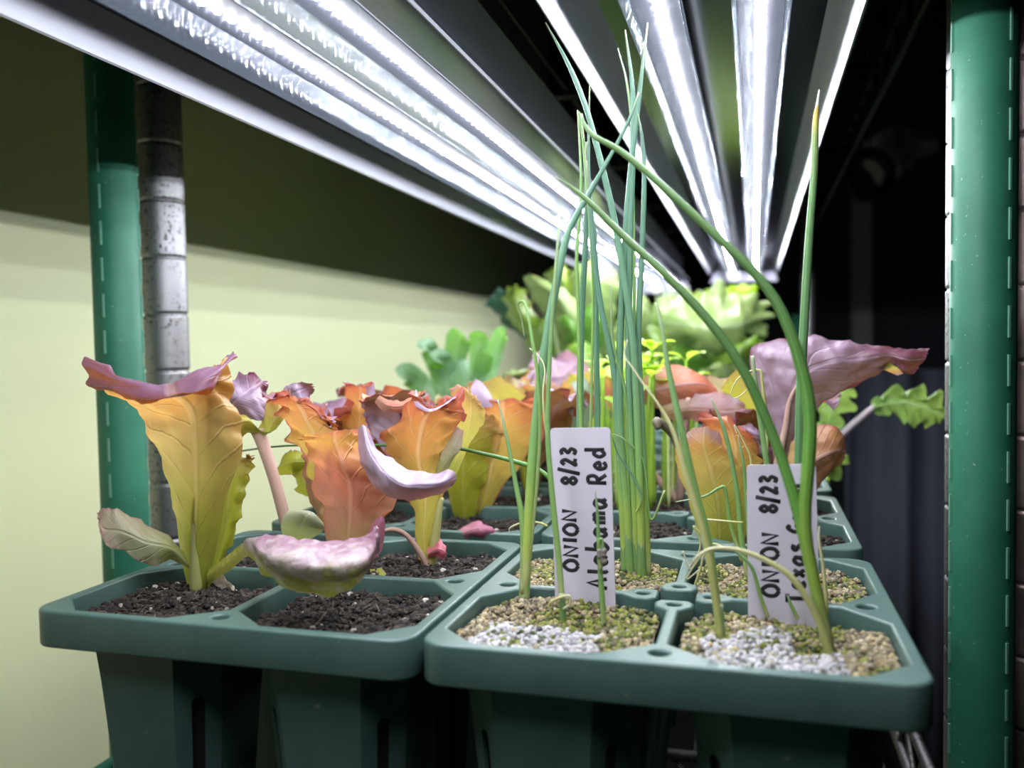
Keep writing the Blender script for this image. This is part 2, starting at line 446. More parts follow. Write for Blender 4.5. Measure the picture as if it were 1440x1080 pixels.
# ------------------------------------------------------------------ trays
TW, TL, LIP = .135, .1265, .0122
PITCH_Y = .1407
def plate_curve():
    H = TW/2; m = .0042; h = H-m
    q = [(.0045, -.0062), (.0064, -.0092), (.0060, -.0135), (.0019, -.0180), (.0019, -(h-.0125)), (.017, -h), (h-.0115, -h),
         (h-.003, -h+.0085), (h, -(h-.0115)), (h, -.017), (h-.0125, -.0019), (.0180, -.0019), (.0135, -.0060), (.0092, -.0064), (.0062, -.0045)]
    loop = []
    for k in range(4):
        c, s = math.cos(k*math.pi/2), math.sin(k*math.pi/2)
        loop += [(c*x-s*y, s*x+c*y) for x, y in q]
    outer = []
    rr = .008
    for (cx, cy, a0) in ((H-rr, -H+rr, -90), (H-rr, H-rr, 0), (-H+rr, H-rr, 90), (-H+rr, -H+rr, 180)):
        outer += [(cx+rr*math.cos(math.radians(a0+d)), cy+rr*math.sin(math.radians(a0+d))) for d in range(0, 91, 15)]
    holes = []
    for k in range(4):
        c, s = math.cos(k*math.pi/2), math.sin(k*math.pi/2)
        for d, r in ((.0112, .0022), (H-.0088, .0027)):
            holes.append([(c*0-s*(-d)+r*math.cos(t), s*0+c*(-d)+r*math.sin(t)) for t in np.linspace(0, 2*math.pi, 18, endpoint=False)])
    sy = TL/TW
    cu = bpy.data.curves.new('rim_outline', 'CURVE'); cu.dimensions = '2D'; cu.fill_mode = 'BOTH'
    bv = .0009
    def shrink(P, d):
        return P
    for P in [outer, loop]+holes:
        sp = cu.splines.new('POLY'); sp.points.add(len(P)-1); sp.use_cyclic_u = True
        for i, (x, y) in enumerate(P): sp.points[i].co = (x, y*sy, 0, 1)
    cu.extrude = LIP/2-bv; cu.bevel_depth = bv; cu.bevel_resolution = 2; cu.offset = -bv
    o = bpy.data.objects.new('tmp', cu); C.objects.link(o)
    dg = bpy.context.evaluated_depsgraph_get(); dg.update()
    me = bpy.data.meshes.new_from_object(o.evaluated_get(dg))
    bpy.data.objects.remove(o); bpy.data.curves.remove(cu)
    for v in me.vertices: v.co.z -= LIP/2; v.co.x += TW/2; v.co.y += TL/2
    return me
def cell_geo(ix, iy):
    """tapered cup hanging under the rim, slotted on its cut corners"""
    sx = -1 if ix == 0 else 1; syy = -1 if iy == 0 else 1
    cx = TW/2+sx*(TW/4-.0005); cy = TL/2+syy*(TL/4-.0005)
    def ringp(h, hy, c, z, inward):
        P = [(-h, -hy+c), (-h+c, -hy), (h-c, -hy), (h, -hy+c), (h, hy-c), (h-c, hy), (-h+c, hy), (-h, hy-c)]
        return np.array([(cx+x, cy+y, z) for x, y in P])
    top = ringp(.0262, .0245, .011, -LIP+.001, 0); mid1 = ringp(.0245, .0228, .0108, -.030, 0)
    mid2 = ringp(.0190, .0175, .0085, -.096, 0); bot = ringp(.0170, .0158, .0078, -.1185, 0)
    rings = [top, mid1, mid2, bot]
    V = list(np.vstack(rings)); F = []
    for i in range(3):
        for j in range(8):
            a, b = i*8+j, i*8+(j+1) % 8; c_, d = b+8, a+8
            if i == 1 and j in (0, 2, 4, 6):
                A, B, Cc, D = (np.array(V[q]) for q in (a, b, c_, d))
                def pt(s, t): return (A*(1-s)+B*s)*(1-t)+(D*(1-s)+Cc*s)*t
                s0, s1 = .36, .64; k = len(V)
                pts = [pt(s0, .02), pt(.43, 0.0), pt(.57, 0.0), pt(s1, .02), pt(s1, .98), pt(.57, 1.), pt(.43, 1.), pt(s0, .98)]
                V += pts
                F += [(a, k+1, k+0), (a, k, k+7, d), (d, k+7, k+6), (b, k+3, k+2), (b, c_, k+4, k+3), (c_, k+5, k+4), (a, b, k+2, k+1), (d, k+6, k+5, c_)]
            else: F.append((a, b, c_, d))
    F.append(tuple(24+j for j in range(7, -1, -1)))
    return np.array(V), [f[::-1] for f in F]
def core_geo(ix, iy):
    sx = -1 if ix == 0 else 1; syy = -1 if iy == 0 else 1
    cx = TW/2+sx*(TW/4-.0005); cy = TL/2+syy*(TL/4-.0005)
    def ringp(h, hy, c, z):
        P = [(-h, -hy+c), (-h+c, -hy), (h-c, -hy), (h, -hy+c), (h, hy-c), (h-c, hy), (-h+c, hy), (-h, hy-c)]
        return np.array([(cx+x, cy+y, z) for x, y in P])
    return ring_loft([ringp(.0158, .0145, .007, -.117), ringp(.0228, .0212, .0098, -.028), ringp(.0240, .0225, .010, -.0125)], True, True)
tray0 = thing('seedling_tray', (0, 0, SHZ), '', 'seedling tray')
pm = plate_curve()
for v in pm.vertices: v.co.z -= SHZ
ro = bpy.data.objects.new('rim', pm); C.objects.link(ro); ro.parent = tray0; BASE[ro.name] = BASE[tray0.name]
pm.materials.append(PLASTIC)
for ix in (0, 1):
    for iy in (0, 1):
        c_ = add('cell', cell_geo(ix, iy), PLASTIC, tray0, smooth=False)
        md = c_.modifiers.new('wall', 'SOLIDIFY'); md.thickness = .0012; md.offset = -1
GAP = .0021
side_name = {0: 'left', 1: 'right'}
TRAYS = {}
tl = {(1, 0): 'front right green tray holding the two white name tags and onions',
      (0, 0): 'front left green tray filled with dark soil and red lettuce',
      (1, 1): 'second green tray back in the right row, behind the tagged onions',
      (0, 1): 'second green tray back in the left row, with pink fallen leaf on its soil',
      (1, 2): 'third green tray back in the right row, under the sprouts', (0, 2): 'third green tray back in the left row, behind red lettuce',
      (1, 3): 'fourth green tray back in the right row, under the pale kale', (0, 3): 'fourth green tray back in the left row, under the spoon leaved greens',
      (1, 4): 'rearmost green tray of the right row, under light green leaves', (0, 4): 'rearmost green tray of the left row, under broad green leaves'}
for iy in range(5):
    for ix in (1, 0):
        t = tray0 if (ix, iy) == (1, 0) else copy_tree(tray0)
        ox = 0. if ix else -(TW+GAP)
        move(t, ox, iy*PITCH_Y, SHZ)
        t['label'] = tl[(ix, iy)]; t['category'] = 'seedling tray'; t['group'] = 'green seedling trays on the wire shelf'
        TRAYS[(ix, iy)] = (ox, iy*PITCH_Y)

# soil and grit -----------------------------------------------------
ICO_V = None
def ico():
    t = (1+5**.5)/2
    V = np.array([(-1, t, 0), (1, t, 0), (-1, -t, 0), (1, -t, 0), (0, -1, t), (0, 1, t), (0, -1, -t), (0, 1, -t), (t, 0, -1), (t, 0, 1), (-t, 0, -1), (-t, 0, 1)], float)
    F = [(0, 11, 5), (0, 5, 1), (0, 1, 7), (0, 7, 10), (0, 10, 11), (1, 5, 9), (5, 11, 4), (11, 10, 2), (10, 7, 6), (7, 1, 8), (3, 9, 4), (3, 4, 2), (3, 2, 6), (3, 6, 8), (3, 8, 9), (4, 9, 5), (2, 4, 11), (6, 2, 10), (8, 6, 7), (9, 8, 1)]
    return V/np.linalg.norm(V[0]), np.array(F)
IV, IF = ico()
def inside(x, y):
    """inside one cell opening, local coordinates from the cell centre"""
    h, k = .0295, .0275
    ax, ay = abs(x), abs(y)
    return ax < h and ay < k and ax+ay < h+k-.0115
def surf_h(x, y, seed): return .0030*noise.noise(Vector((x*60, y*60, seed)))+.0009*noise.noise(Vector((x*220, y*220, seed+5)))
def attr_mat(name, rough, spec=.3):
    m = M(name)
    a = m.n('Attribute', attribute_name='tint').outputs['Color']
    f = m.noise(1500., 3.)
    c = m.mix(m.math('MULTIPLY', f, .55), a, (0, 0, 0, 1), 'MULTIPLY')
    return m.done(m.bsdf(c, rough, 0., spec))
SOILM = attr_mat('potting_soil_grains', .85); GRITM = attr_mat('mossy_grit_grains', .75)
def medium(name, cx, cy, kind, seed, label, front=False, n=1500, z0=-.0085, group=None, ix=0, iy=0, ox=0., oy=0., cat='soil', dens=1.):
    """growing medium of one cell: a bumpy bed with loose grains, one object nobody could count"""
    R = random.Random(seed); V = []; F = []; T = []
    # bed
    N = 26; idx = {}
    for j in range(N+1):
        for i in range(N+1):
            x = -.0293+.0586*i/N; y = -.0273+.0546*j/N
            k = .0293+.0273-.0115
            s = abs(x)+abs(y)
            if s > k: x *= k/s; y *= k/s
            idx[(i, j)] = len(V); V.append((cx+x, cy+y, z0+surf_h(x, y, seed)-.0004))
            T.append((.03, .022, .017) if kind == 'soil' else (.16, .13, .07))
    for j in range(N):
        for i in range(N): F.append((idx[i, j], idx[i+1, j], idx[i+1, j+1], idx[i, j+1]))
    # core filling the cup below
    g = core_geo(ix, iy); b = len(V)
    for p in g[0]: V.append((p[0]+ox, p[1]+oy, p[2])); T.append((.02, .016, .014) if kind == 'soil' else (.05, .045, .035))
    F += [tuple(q+b for q in f) for f in g[1]]
    V = [np.array(V)]; nb = len(V[0]); FF = F; T = list(T)
    n = int(n*dens)
    for q in range(n):
        while True:
            x = R.uniform(-.029, .029); y = R.uniform(-.027, .027)
            if inside(x, y): break
        zz = z0+surf_h(x, y, seed)
        if kind == 'soil':
            tt = R.random()
            if tt < .012: s = R.uniform(.0005, .0017); sc = np.array([1, R.uniform(.7, 1), R.uniform(.6, .9)])*s; c = R.uniform(.35, .7); col = (c, c*.93, c*.82)
            elif tt < .35: s = R.uniform(.0008, .0034); sc = np.array([1, .16, .14])*s; c = R.uniform(.03, .17); c *= .8; col = (c*1.2, c*.9, c*.72)
            else: s = R.choice([R.uniform(.0003, .0008), R.uniform(.0006, .0019)]); sc = np.array([1, R.uniform(.5, 1), R.uniform(.4, .8)])*s; c = R.choice([R.uniform(.008, .03), R.uniform(.02, .075)]); col = (c*1.15, c*.93, c*.8)
        else:
            s = R.uniform(.0006, .00125); sc = np.array([1, R.uniform(.7, 1), R.uniform(.6, .95)])*s
            mo = noise.noise(Vector((x*75, y*75, seed*3.1)))+.35*noise.noise(Vector((x*300, y*300, seed)))
            wh = front and (y < .002+.018*noise.noise(Vector((x*60, y*60, seed)))) and abs(x+.004) < .019+.006*noise.noise(Vector((y*70, 3, seed)))
            if wh and R.random() < .80: c = R.uniform(.40, .72) if R.random() < .85 else R.uniform(.12, .3); col = (c, c*.97, c*1.0)
            elif mo > -.06 and R.random() < .75: c = R.uniform(.35, 1); col = (.34*c, .36*c, .07*c) if R.random() < .7 else (.11*c, .15*c, .05*c)
            else:
                c = R.uniform(.3, 1); col = R.choice([(.62, .5, .28), (.55, .42, .22), (.42, .35, .24), (.7, .6, .42), (.3, .24, .16)]); col = tuple(k*c for k in col)
            if wh: sc *= 1.15
        a, bb = R.uniform(0, 6.28), R.uniform(-.5, .5)
        ca, sa = math.cos(a), math.sin(a); cb, sb = math.cos(bb), math.sin(bb)
        P = IV*sc; P = np.stack([P[:, 0]*cb-P[:, 2]*sb, P[:, 1], P[:, 0]*sb+P[:, 2]*cb], 1)
        P = np.stack([P[:, 0]*ca-P[:, 1]*sa, P[:, 0]*sa+P[:, 1]*ca, P[:, 2]], 1)
        V.append(P+np.array([cx+x, cy+y, zz+sc[2]*R.uniform(.0, .6)]))
        k = nb+12*q
        FF += [tuple(int(i)+k for i in f) for f in IF]; T += [col]*12
    V = np.vstack(V)
    o = add(name, (V, FF), SOILM if kind == 'soil' else GRITM, base=(cx, cy, -.117), smooth=False, label=label, cat=cat, group=group, kind='stuff')
    at = o.data.color_attributes.new('tint', 'FLOAT_COLOR', 'POINT')
    at.data.foreach_set('color', np.array([(*c, 1.) for c in T], np.float32).ravel())
    return o
def cell_centre(ix, iy, cx, cy):
    ox, oy = TRAYS[(ix, iy)]
    return ox+TW/2+(-1 if cx == 0 else 1)*(TW/4-.0005+.0), oy+TL/2+(-1 if cy == 0 else 1)*(TL/4-.0005)
cn = {(0, 0): 'front left', (1, 0): 'front right', (0, 1): 'rear left', (1, 1): 'rear right'}
sd = 10
for ty in (0, 1, 2, 3, 4):
    for ix in (0, 1):
        for cy in (0, 1):
            for cx in (0, 1):
                sd += 1
                if ty > 2: continue
                X, Y = cell_centre(ix, ty, cx, cy); ox, oy = TRAYS[(ix, ty)]
                grit = (ix == 1 and ty == 0)
                wh = 'front' if ty == 0 else ('second' if ty == 1 else 'third')
                lab = ('mossy tan grit with white crust' if grit and cy == 0 else 'tan mossy grit' if grit else 'dark crumbly potting soil')+' in the %s cell of the %s %s tray' % (cn[(cx, cy)], wh, side_name[ix])
                medium('mossy_grit' if grit else 'potting_soil', X, Y, 'grit' if grit else 'soil', sd, lab, front=grit and cy == 0,
                       n=(2600 if grit else 2600) if ty == 0 else (1100 if ty == 1 else 350), ix=cx, iy=cy, ox=ox, oy=oy, cat='grit' if grit else 'soil',
                       group='growing medium in the tray cells', z0=-.0046 if grit else -.0060)

# ------------------------------------------------------------------ plant materials
Lred = leaf_mat('red_lettuce_leaf', [(0, (.36, .38, .10)), (.35, (.40, .26, .28)), (.6, (.42, .28, .38)), (1, (.32, .20, .31))],
                [(0, (.44, .44, .07)), (.3, (.52, .40, .08)), (.6, (.56, .28, .07)), (.85, (.56, .16, .06)), (1, (.40, .10, .07))],
                edge=((.36, .24, .35), .86, (.42, .09, .07)), veins=(.75, .55, .30), quilt=.8)
Lyel = leaf_mat('yellow_lettuce_leaf', [(0, (.36, .38, .10)), (.6, (.32, .22, .24)), (.82, (.26, .17, .29)), (1, (.17, .10, .20))],
                [(0, (.36, .40, .06)), (.3, (.46, .43, .08)), (.58, (.54, .38, .10)), (.8, (.52, .27, .07)), (1, (.4, .24, .27))],
                edge=((.25, .16, .29), .93, (.50, .22, .09)), veins=(.66, .56, .24), vk=9, quilt=1.0, mott=.3)
LyelA = leaf_mat('amber_lettuce_leaf', [(0, (.36, .38, .10)), (.4, (.32, .22, .24)), (.5, (.30, .2, .32)), (.75, (.20, .13, .23)), (1, (.16, .09, .19))],
                [(0, (.36, .40, .06)), (.16, (.44, .42, .07)), (.32, (.54, .37, .12)), (.44, (.58, .30, .08)), (.56, (.58, .26, .05))],
                veins=(.66, .50, .22), vk=14, vm=1.6, quilt=1.0, mott=.16)
Lora = leaf_mat('orange_lettuce_leaf', [(0, (.4, .3, .14)), (.5, (.4, .27, .3)), (1, (.42, .32, .45))],
                [(0, (.46, .36, .12)), (.25, (.56, .28, .18)), (.5, (.60, .20, .13)), (.7, (.64, .28, .09)), (.85, (.64, .34, .07)), (1, (.60, .26, .08))],
                edge=((.36, .25, .37), .93, (.58, .19, .08)), veins=(.74, .44, .3), vk=6, quilt=.8)
Lpur = leaf_mat('purple_lettuce_leaf', [(0, (.19, .10, .11)), (.25, (.24, .17, .24)), (.55, (.25, .17, .24)), (.74, (.13, .045, .075)), (.9, (.085, .012, .03))],
                [(0, (.4, .25, .1)), (.5, (.40, .18, .09)), (1, (.38, .16, .05))], edge=((.12, .035, .07), .9, (.35, .08, .07)),
                veins=(.40, .28, .36), trans=.13, quilt=4.0, rough=.42, vk=7)
Llil = leaf_mat('lilac_lettuce_leaf', [(0, (.33, .25, .36)), (.5, (.40, .32, .45)), (1, (.32, .22, .33))], [(0, (.42, .2, .14)), (1, (.5, .14, .07))], veins=(.42, .34, .48), trans=.16, quilt=.8, rough=.36)
Lpal = leaf_mat('pale_green_lettuce_leaf', [(0, (.44, .46, .16)), (.3, (.5, .5, .34)), (.7, (.52, .46, .38)), (1, (.44, .24, .22))],
                [(0, (.42, .44, .07)), (.5, (.46, .46, .16)), (1, (.5, .36, .2))], edge=((.45, .28, .26), .85, (.5, .36, .25)), veins=(.56, .58, .3), trans=.3, quilt=1.2, mott=.35)
def cup_mat():
    m = M('cupped_lettuce_leaf')
    sp = m.n('SeparateXYZ', {0: m.n('UVMap', uv_map='UVMap').outputs[0]}); u, v = sp.outputs[0], sp.outputs[1]
    nz = m.noise(75., 5.); f2 = m.noise(190., 4.)
    q = m.math('ADD', u, m.math('MULTIPLY_ADD', nz, .5, -.25))
    c = m.ramp(q, [(.08, (.34, .20, .27)), (.3, (.42, .30, .36)), (.52, (.50, .40, .36)), (.68, (.44, .42, .12)), (.9, (.36, .40, .06))])
    c = m.mix(m.math('MULTIPLY', m.step(f2, .46, .62), .6), c, (.58, .5, .50, 1))
    c = m.mix(m.math('MULTIPLY', m.step(m.noise(420., 4.), .55, .7), .35), c, (.24, .14, .16, 1))
    c = m.mix(m.step(m.math('ADD', v, m.math('MULTIPLY_ADD', nz, .3, -.15)), .74, .9), c, (.22, .10, .15, 1))
    c = m.mix(m.math('SUBTRACT', 1., m.step(v, .16, .30)), c, (.46, .46, .10, 1))
    h = m.math('ADD', nz, m.math('MULTIPLY', f2, .5)); bp = m.bump(h, .8, .003)
    d = m.bsdf(c, .36, 0., .5, bp); t = m.n('BsdfTranslucent', {'Color': c, 'Normal': bp}).outputs[0]
    return m.done(m.n('MixShader', {0: .2, 1: d, 2: t}).outputs[0])
Lcup = cup_mat()
Lpink = leaf_mat('pink_dried_leaf', [(0, (0.637, 0.225, 0.240)), (1, (0.562, 0.120, 0.188))], [(0, (0.600, 0.188, 0.210)), (1, (0.525, 0.112, 0.188))], veins=(0.675, 0.375, 0.375), trans=.3)
Lmag = leaf_mat('magenta_dried_leaf', [(0, (0.562, 0.315, 0.315)), (1, (0.465, 0.120, 0.240))], [(0, (0.525, 0.262, 0.285)), (1, (0.413, 0.112, 0.225))], veins=(0.637, 0.450, 0.450), trans=.3)
Lbeige = leaf_mat('beige_dried_leaf', [(0, (0.525, 0.434, 0.336)), (1, (0.560, 0.490, 0.406))], [(0, (0.490, 0.420, 0.315)), (1, (0.490, 0.420, 0.315))], trans=.3)
Lspoon = leaf_mat('spoon_green_leaf', [(0, (0.315, 0.495, 0.225)), (.5, (0.252, 0.450, 0.247)), (1, (0.342, 0.495, 0.360))], [(0, (0.225, 0.450, 0.056)), (1, (0.180, 0.468, 0.034))], veins=(0.495, 0.648, 0.450), trans=.4, rough=.3, quilt=.3)
Lbroad = leaf_mat('broad_green_leaf', [(0, (0.209, 0.288, 0.157)), (.5, (0.219, 0.303, 0.226)), (1, (0.272, 0.324, 0.251))], [(0, (0.157, 0.261, 0.032)), (1, (0.146, 0.272, 0.025))], veins=(0.314, 0.376, 0.283), trans=.25, rough=.3, quilt=.4, tboost=.7, tcol=(.17, .27, .10))
Llime = leaf_mat('lime_ruffled_leaf', [(0, (0.194, 0.272, 0.097)), (.5, (0.207, 0.281, 0.194)), (1, (0.268, 0.318, 0.324))], [(0, (0.173, 0.272, 0.019)), (1, (0.216, 0.308, 0.019))], edge=((0.259, 0.318, 0.130), .8, (0.259, 0.340, 0.026)), veins=(0.259, 0.327, 0.259), trans=.25, rough=.35, quilt=.5, tboost=.8, tcol=(.17, .27, .10))
Lspr = leaf_mat('sprout_leaf', [(0, (0.504, 0.684, 0.121)), (1, (0.422, 0.654, 0.121))], [(0, (0.504, 0.705, 0.061)), (1, (0.504, 0.724, 0.061))], veins=(0.604, 0.754, 0.302), trans=.5)
Lkale = leaf_mat('kale_leaf', [(0, (0.262, 0.390, 0.150)), (1, (0.285, 0.450, 0.165))], [(0, (0.225, 0.375, 0.090)), (1, (0.315, 0.465, 0.090))], veins=(0.413, 0.525, 0.300), trans=.4)
Lgrn2 = leaf_mat('yellow_green_lettuce_leaf', [(0, (0.360, 0.432, 0.072)), (.6, (0.324, 0.360, 0.086)), (1, (0.360, 0.252, 0.144))], [(0, (0.396, 0.446, 0.036)), (.6, (0.396, 0.396, 0.043)), (1, (0.432, 0.252, 0.108))], edge=((0.360, 0.216, 0.180), .88, (0.396, 0.216, 0.072)), veins=(0.540, 0.562, 0.180), quilt=.8)
OnB = stalk_mat('blue_green_onion_leaf', [(0, (0.576, 0.576, 0.288)), (.06, (0.432, 0.552, 0.096)), (.16, (0.240, 0.432, 0.108)), (.34, (0.144, 0.300, 0.168)), (.6, (0.096, 0.216, 0.144)), (.9, (0.074, 0.156, 0.114)), (1, (0.192, 0.228, 0.120))])
OnG = stalk_mat('bright_green_onion_leaf', [(0, (0.340, 0.354, 0.136)), (.08, (0.218, 0.326, 0.034)), (.25, (0.088, 0.245, 0.020)), (.5, (0.051, 0.136, 0.020)), (.95, (0.068, 0.136, 0.027)), (1, (0.408, 0.408, 0.306))])
OnP = stalk_mat('pale_green_onion_leaf', [(0, (0.488, 0.507, 0.244)), (.2, (0.254, 0.429, 0.108)), (.7, (0.195, 0.351, 0.127)), (1, (0.390, 0.448, 0.273))], trans=.25)
OnT = stalk_mat('yellow_tipped_onion_leaf', [(0, (.3, .34, .09)), (.2, (.10, .23, .085)), (.6, (.09, .20, .06)), (.76, (.14, .20, .05)), (.80, (.42, .30, .03)), (.89, (.42, .30, .04)), (.91, (.5, .48, .46)), (1, (.6, .6, .56))])
OnD = stalk_mat('dried_cream_onion_leaf', [(0, (.45, .46, .13)), (.4, (.58, .55, .25)), (1, (.66, .62, .46))], trans=.25)
PinkRib = stalk_mat('pink_leaf_stalk', [(0, (0.504, 0.350, 0.280)), (.5, (0.560, 0.336, 0.294)), (1, (0.525, 0.350, 0.294))])
YelRib = stalk_mat('yellow_leaf_stalk', [(0, (0.434, 0.420, 0.140)), (.6, (0.490, 0.476, 0.175)), (1, (0.490, 0.462, 0.210))])
PurRib = stalk_mat('purple_grey_stalk', [(0, (.3, .25, .28)), (1, (.42, .34, .38))])
GrnRib = stalk_mat('green_leaf_stalk', [(0, (0.350, 0.420, 0.175)), (1, (0.350, 0.455, 0.196))])

Lcrm0 = leaf_mat('white_green_leaf', [(0, (.44, .50, .14)), (.5, (.5, .54, .34)), (1, (.56, .56, .44))], [(0, (.44, .50, .12)), (.5, (.5, .55, .3)), (1, (.56, .56, .42))], veins=(.58, .62, .42), trans=.3, quilt=1.)
def D(y, *pts):
    """a row of sight lines sharing (or offset from) one depth"""
    out = []
    for p in pts: out.append((p[0], p[1], y+(p[2] if len(p) > 2 else 0.)))
    return out
SOILZ = -.0060
def plant(name, px, py, label, cat, group=None, z=SOILZ):
    b = atz(px, py, z); return thing(name, b, label, cat, group)

# ------------------------------------------------------------------ lettuce A: front left cell
A = plant('lettuce_plant', 277, 829, 'yellow and orange lettuce with purple rolled lip, in the front left cell', 'lettuce plant', 'red lettuces')
g = patch([D(.057, (264, 826), (270, 832, -.003), (277, 834, -.004), (285, 832, -.003), (292, 824)), D(.056, (252, 770), (262, 771, -.005), (274, 771, -.007), (290, 767, -.005), (306, 758)),
           D(.054, (240, 700), (256, 702, -.009), (276, 700, -.011), (300, 695, -.008), (322, 690)), D(.053, (220, 632), (245, 630, -.011), (274, 625, -.014), (308, 625, -.010), (342, 628)),
           D(.053, (196, 585), (230, 582, -.012), (268, 578, -.016), (304, 572, -.012), (336, 588)), D(.052, (160, 552), (204, 560, -.014), (248, 558, -.018), (292, 545, -.014), (328, 560)),
           D(.050, (128, 522), (186, 545, -.016), (240, 548, -.020), (286, 530, -.016), (320, 525)),
           D(.046, (121, 506), (184, 535, -.020), (240, 541, -.024), (288, 522, -.019), (326, 498)), D(.041, (118, 518), (184, 541, -.021), (240, 548, -.025), (290, 531, -.019), (330, 500)),
           D(.037, (128, 545), (188, 560, -.019), (240, 563, -.022), (290, 547, -.017), (318, 512)), D(.037, (140, 546), (196, 560, -.014), (242, 562, -.016), (286, 547, -.012), (308, 520))],
          nu=25, nv=90, ruf=.0010, rf=13, wr=.0022, wf=85, jag=.0016, seed=1, flip=True)
add('leaf', g, LyelA, A, label='tall leaf, yellow below and purple on its rolled lip')
add('midrib', tube([aty(276, 830, .0525), aty(273, 765, .0490), aty(274, 700, .0436)], [.0026, .0013, .0003], 8, 24), YelRib, A)
g = patch([D(.060, (284, 826), (292, 828, -.003), (302, 822)), D(.062, (300, 760), (315, 758, -.004), (332, 745)), D(.064, (296, 700), (322, 696, -.003), (346, 690)),
           D(.066, (318, 655), (335, 650, -.002), (357, 650)), D(.066, (322, 645), (338, 643), (356, 640))],
          nu=15, nv=34, ruf=.0022, rf=14, wr=.0015, jag=.002, seed=2, flip=True)
add('leaf', g, Lgrn2, A, label='frilled yellow green leaf')
g = patch([D(.066, (330, 640), (345, 612, .004), (338, 575)), D(.062, (333, 612), (352, 590, .0), (350, 560)), D(.060, (345, 585), (362, 572), (360, 555))], nu=9, nv=12, ruf=.001, seed=3, flip=True)
g = patch([D(.052, (268, 800), (264, 790, -.001), (258, 776)), D(.047, (240, 788), (240, 770, -.003), (236, 754)), D(.041, (212, 795), (205, 762, -.004), (200, 732)),
           D(.036, (180, 778), (172, 748, -.003), (168, 716)), D(.033, (152, 768), (148, 745), (144, 716)), D(.032, (140, 748), (138, 735), (136, 722))],
          nu=15, nv=30, ruf=.0008, wr=.0012, jag=.0012, seed=4)
add('leaf', g, Lpal, A, label='pale wilted low leaf')
g = patch([D(.057, (286, 806), (290, 813, -.002), (292, 822)), D(.050, (318, 783), (321, 791, -.002), (324, 801)), D(.044, (338, 766), (341, 774, -.002), (345, 784)),
           D(.038, (350, 758), (352, 772, -.003), (356, 788)), D(.032, (362, 757), (362, 778, -.010), (372, 808)), D(.028, (390, 754), (388, 790, -.015), (400, 826)), D(.026, (430, 757), (430, 797, -.017), (436, 837)),
           D(.026, (478, 760), (484, 798, -.016), (480, 833)), D(.028, (506, 756), (518, 788, -.012), (508, 815)), D(.034, (524, 742), (531, 762, -.006), (524, 786)), D(.038, (530, 738), (533, 752, -.003), (531, 768))],
          nu=21, nv=60, wr=.0022, wf=110, jag=.0008, seed=5)
add('leaf', g, Lcup, A, label='bowl shaped leaf, purple above and lime at its bottom, hanging low in front')

# lettuce B: front right cell of the left tray
B = plant('lettuce_plant', 488, 806, 'orange lettuce with broad lilac lip, behind the low bowl shaped leaf', 'lettuce plant', 'red lettuces')
body = patch([D(.072, (464, 808), (487, 812, -.005), (512, 806)), D(.070, (458, 745), (490, 748, -.010), (534, 738)), D(.069, (450, 695), (493, 697, -.014), (560, 698)),
              D(.070, (436, 650), (482, 655, -.018), (548, 668)), D(.071, (424, 622), (472, 626, -.018), (522, 630)), D(.072, (420, 612), (468, 608, -.018), (513, 600))],
             nu=27, nv=64, wr=.0022, wf=85, ruf=.0008, jag=.0012, seed=6, flip=True)
add('leaf', body, Lora, B, label='vase shaped orange leaf with pink base')
lip = patch([D(.060, (503, 603), (511, 597, -.003), (519, 608)), D(.056, (504, 634), (518, 628, -.006), (532, 632)), D(.052, (514, 668), (534, 656, -.009), (552, 650)),
             D(.048, (536, 694), (560, 680, -.011), (578, 664)), D(.045, (574, 703), (592, 684, -.011), (604, 662)), D(.044, (612, 696), (620, 681, -.008), (624, 662)), D(.044, (634, 678), (638, 670), (636, 661))],
            nu=15, nv=40, wr=.0022, wf=90, jag=.0008, seed=7, flip=True)
add('leaf', lip, Llil, B, label='lilac lip rolled over the orange leaf')
g = patch([D(.082, (468, 740), (478, 742, -.003), (490, 740)), D(.084, (438, 668), (460, 668, -.004), (486, 665)), D(.086, (404, 605), (440, 610, -.006), (480, 618)),
           D(.086, (385, 566), (424, 572, -.006), (472, 596)), D(.084, (378, 552), (420, 558, -.004), (470, 588))],
          nu=25, nv=60, wr=.0020, ruf=.0022, rf=11, jag=.0034, seed=8, flip=True)
add('leaf', g, Lred, B, label='orange red leaf behind the vase shaped one')
g = patch([D(.080, (398, 760), (412, 758), (430, 762)), D(.076, (396, 738), (425, 735, -.004), (450, 750)), D(.074, (404, 722), (432, 722, -.004), (458, 742)), D(.074, (420, 718), (440, 724), (462, 745))], nu=11, nv=16, wr=.001, seed=9)
add('leaf', g, Lcrm0, B, label='round pale green low leaf')
g = patch([D(.066, (510, 805), (516, 800), (522, 790)), D(.060, (516, 770), (526, 770, -.002), (536, 775)), D(.056, (522, 740), (532, 740, -.002), (541, 745)), D(.055, (533, 726), (537, 726), (541, 730))], nu=9, nv=16, wr=.0008, seed=10, flip=True)
add('leaf', g, Lmag, B, label='small pink folded leaf')
g = patch([D(.085, (520, 800), (528, 800), (536, 798)), D(.082, (522, 825), (534, 822, -.002), (546, 812)), D(.080, (524, 845), (534, 842, -.002), (546, 830)), D(.080, (526, 850), (534, 848), (544, 842))], nu=9, nv=14, wr=.0008, seed=11, flip=False)
add('leaf', g, Lpal, B)

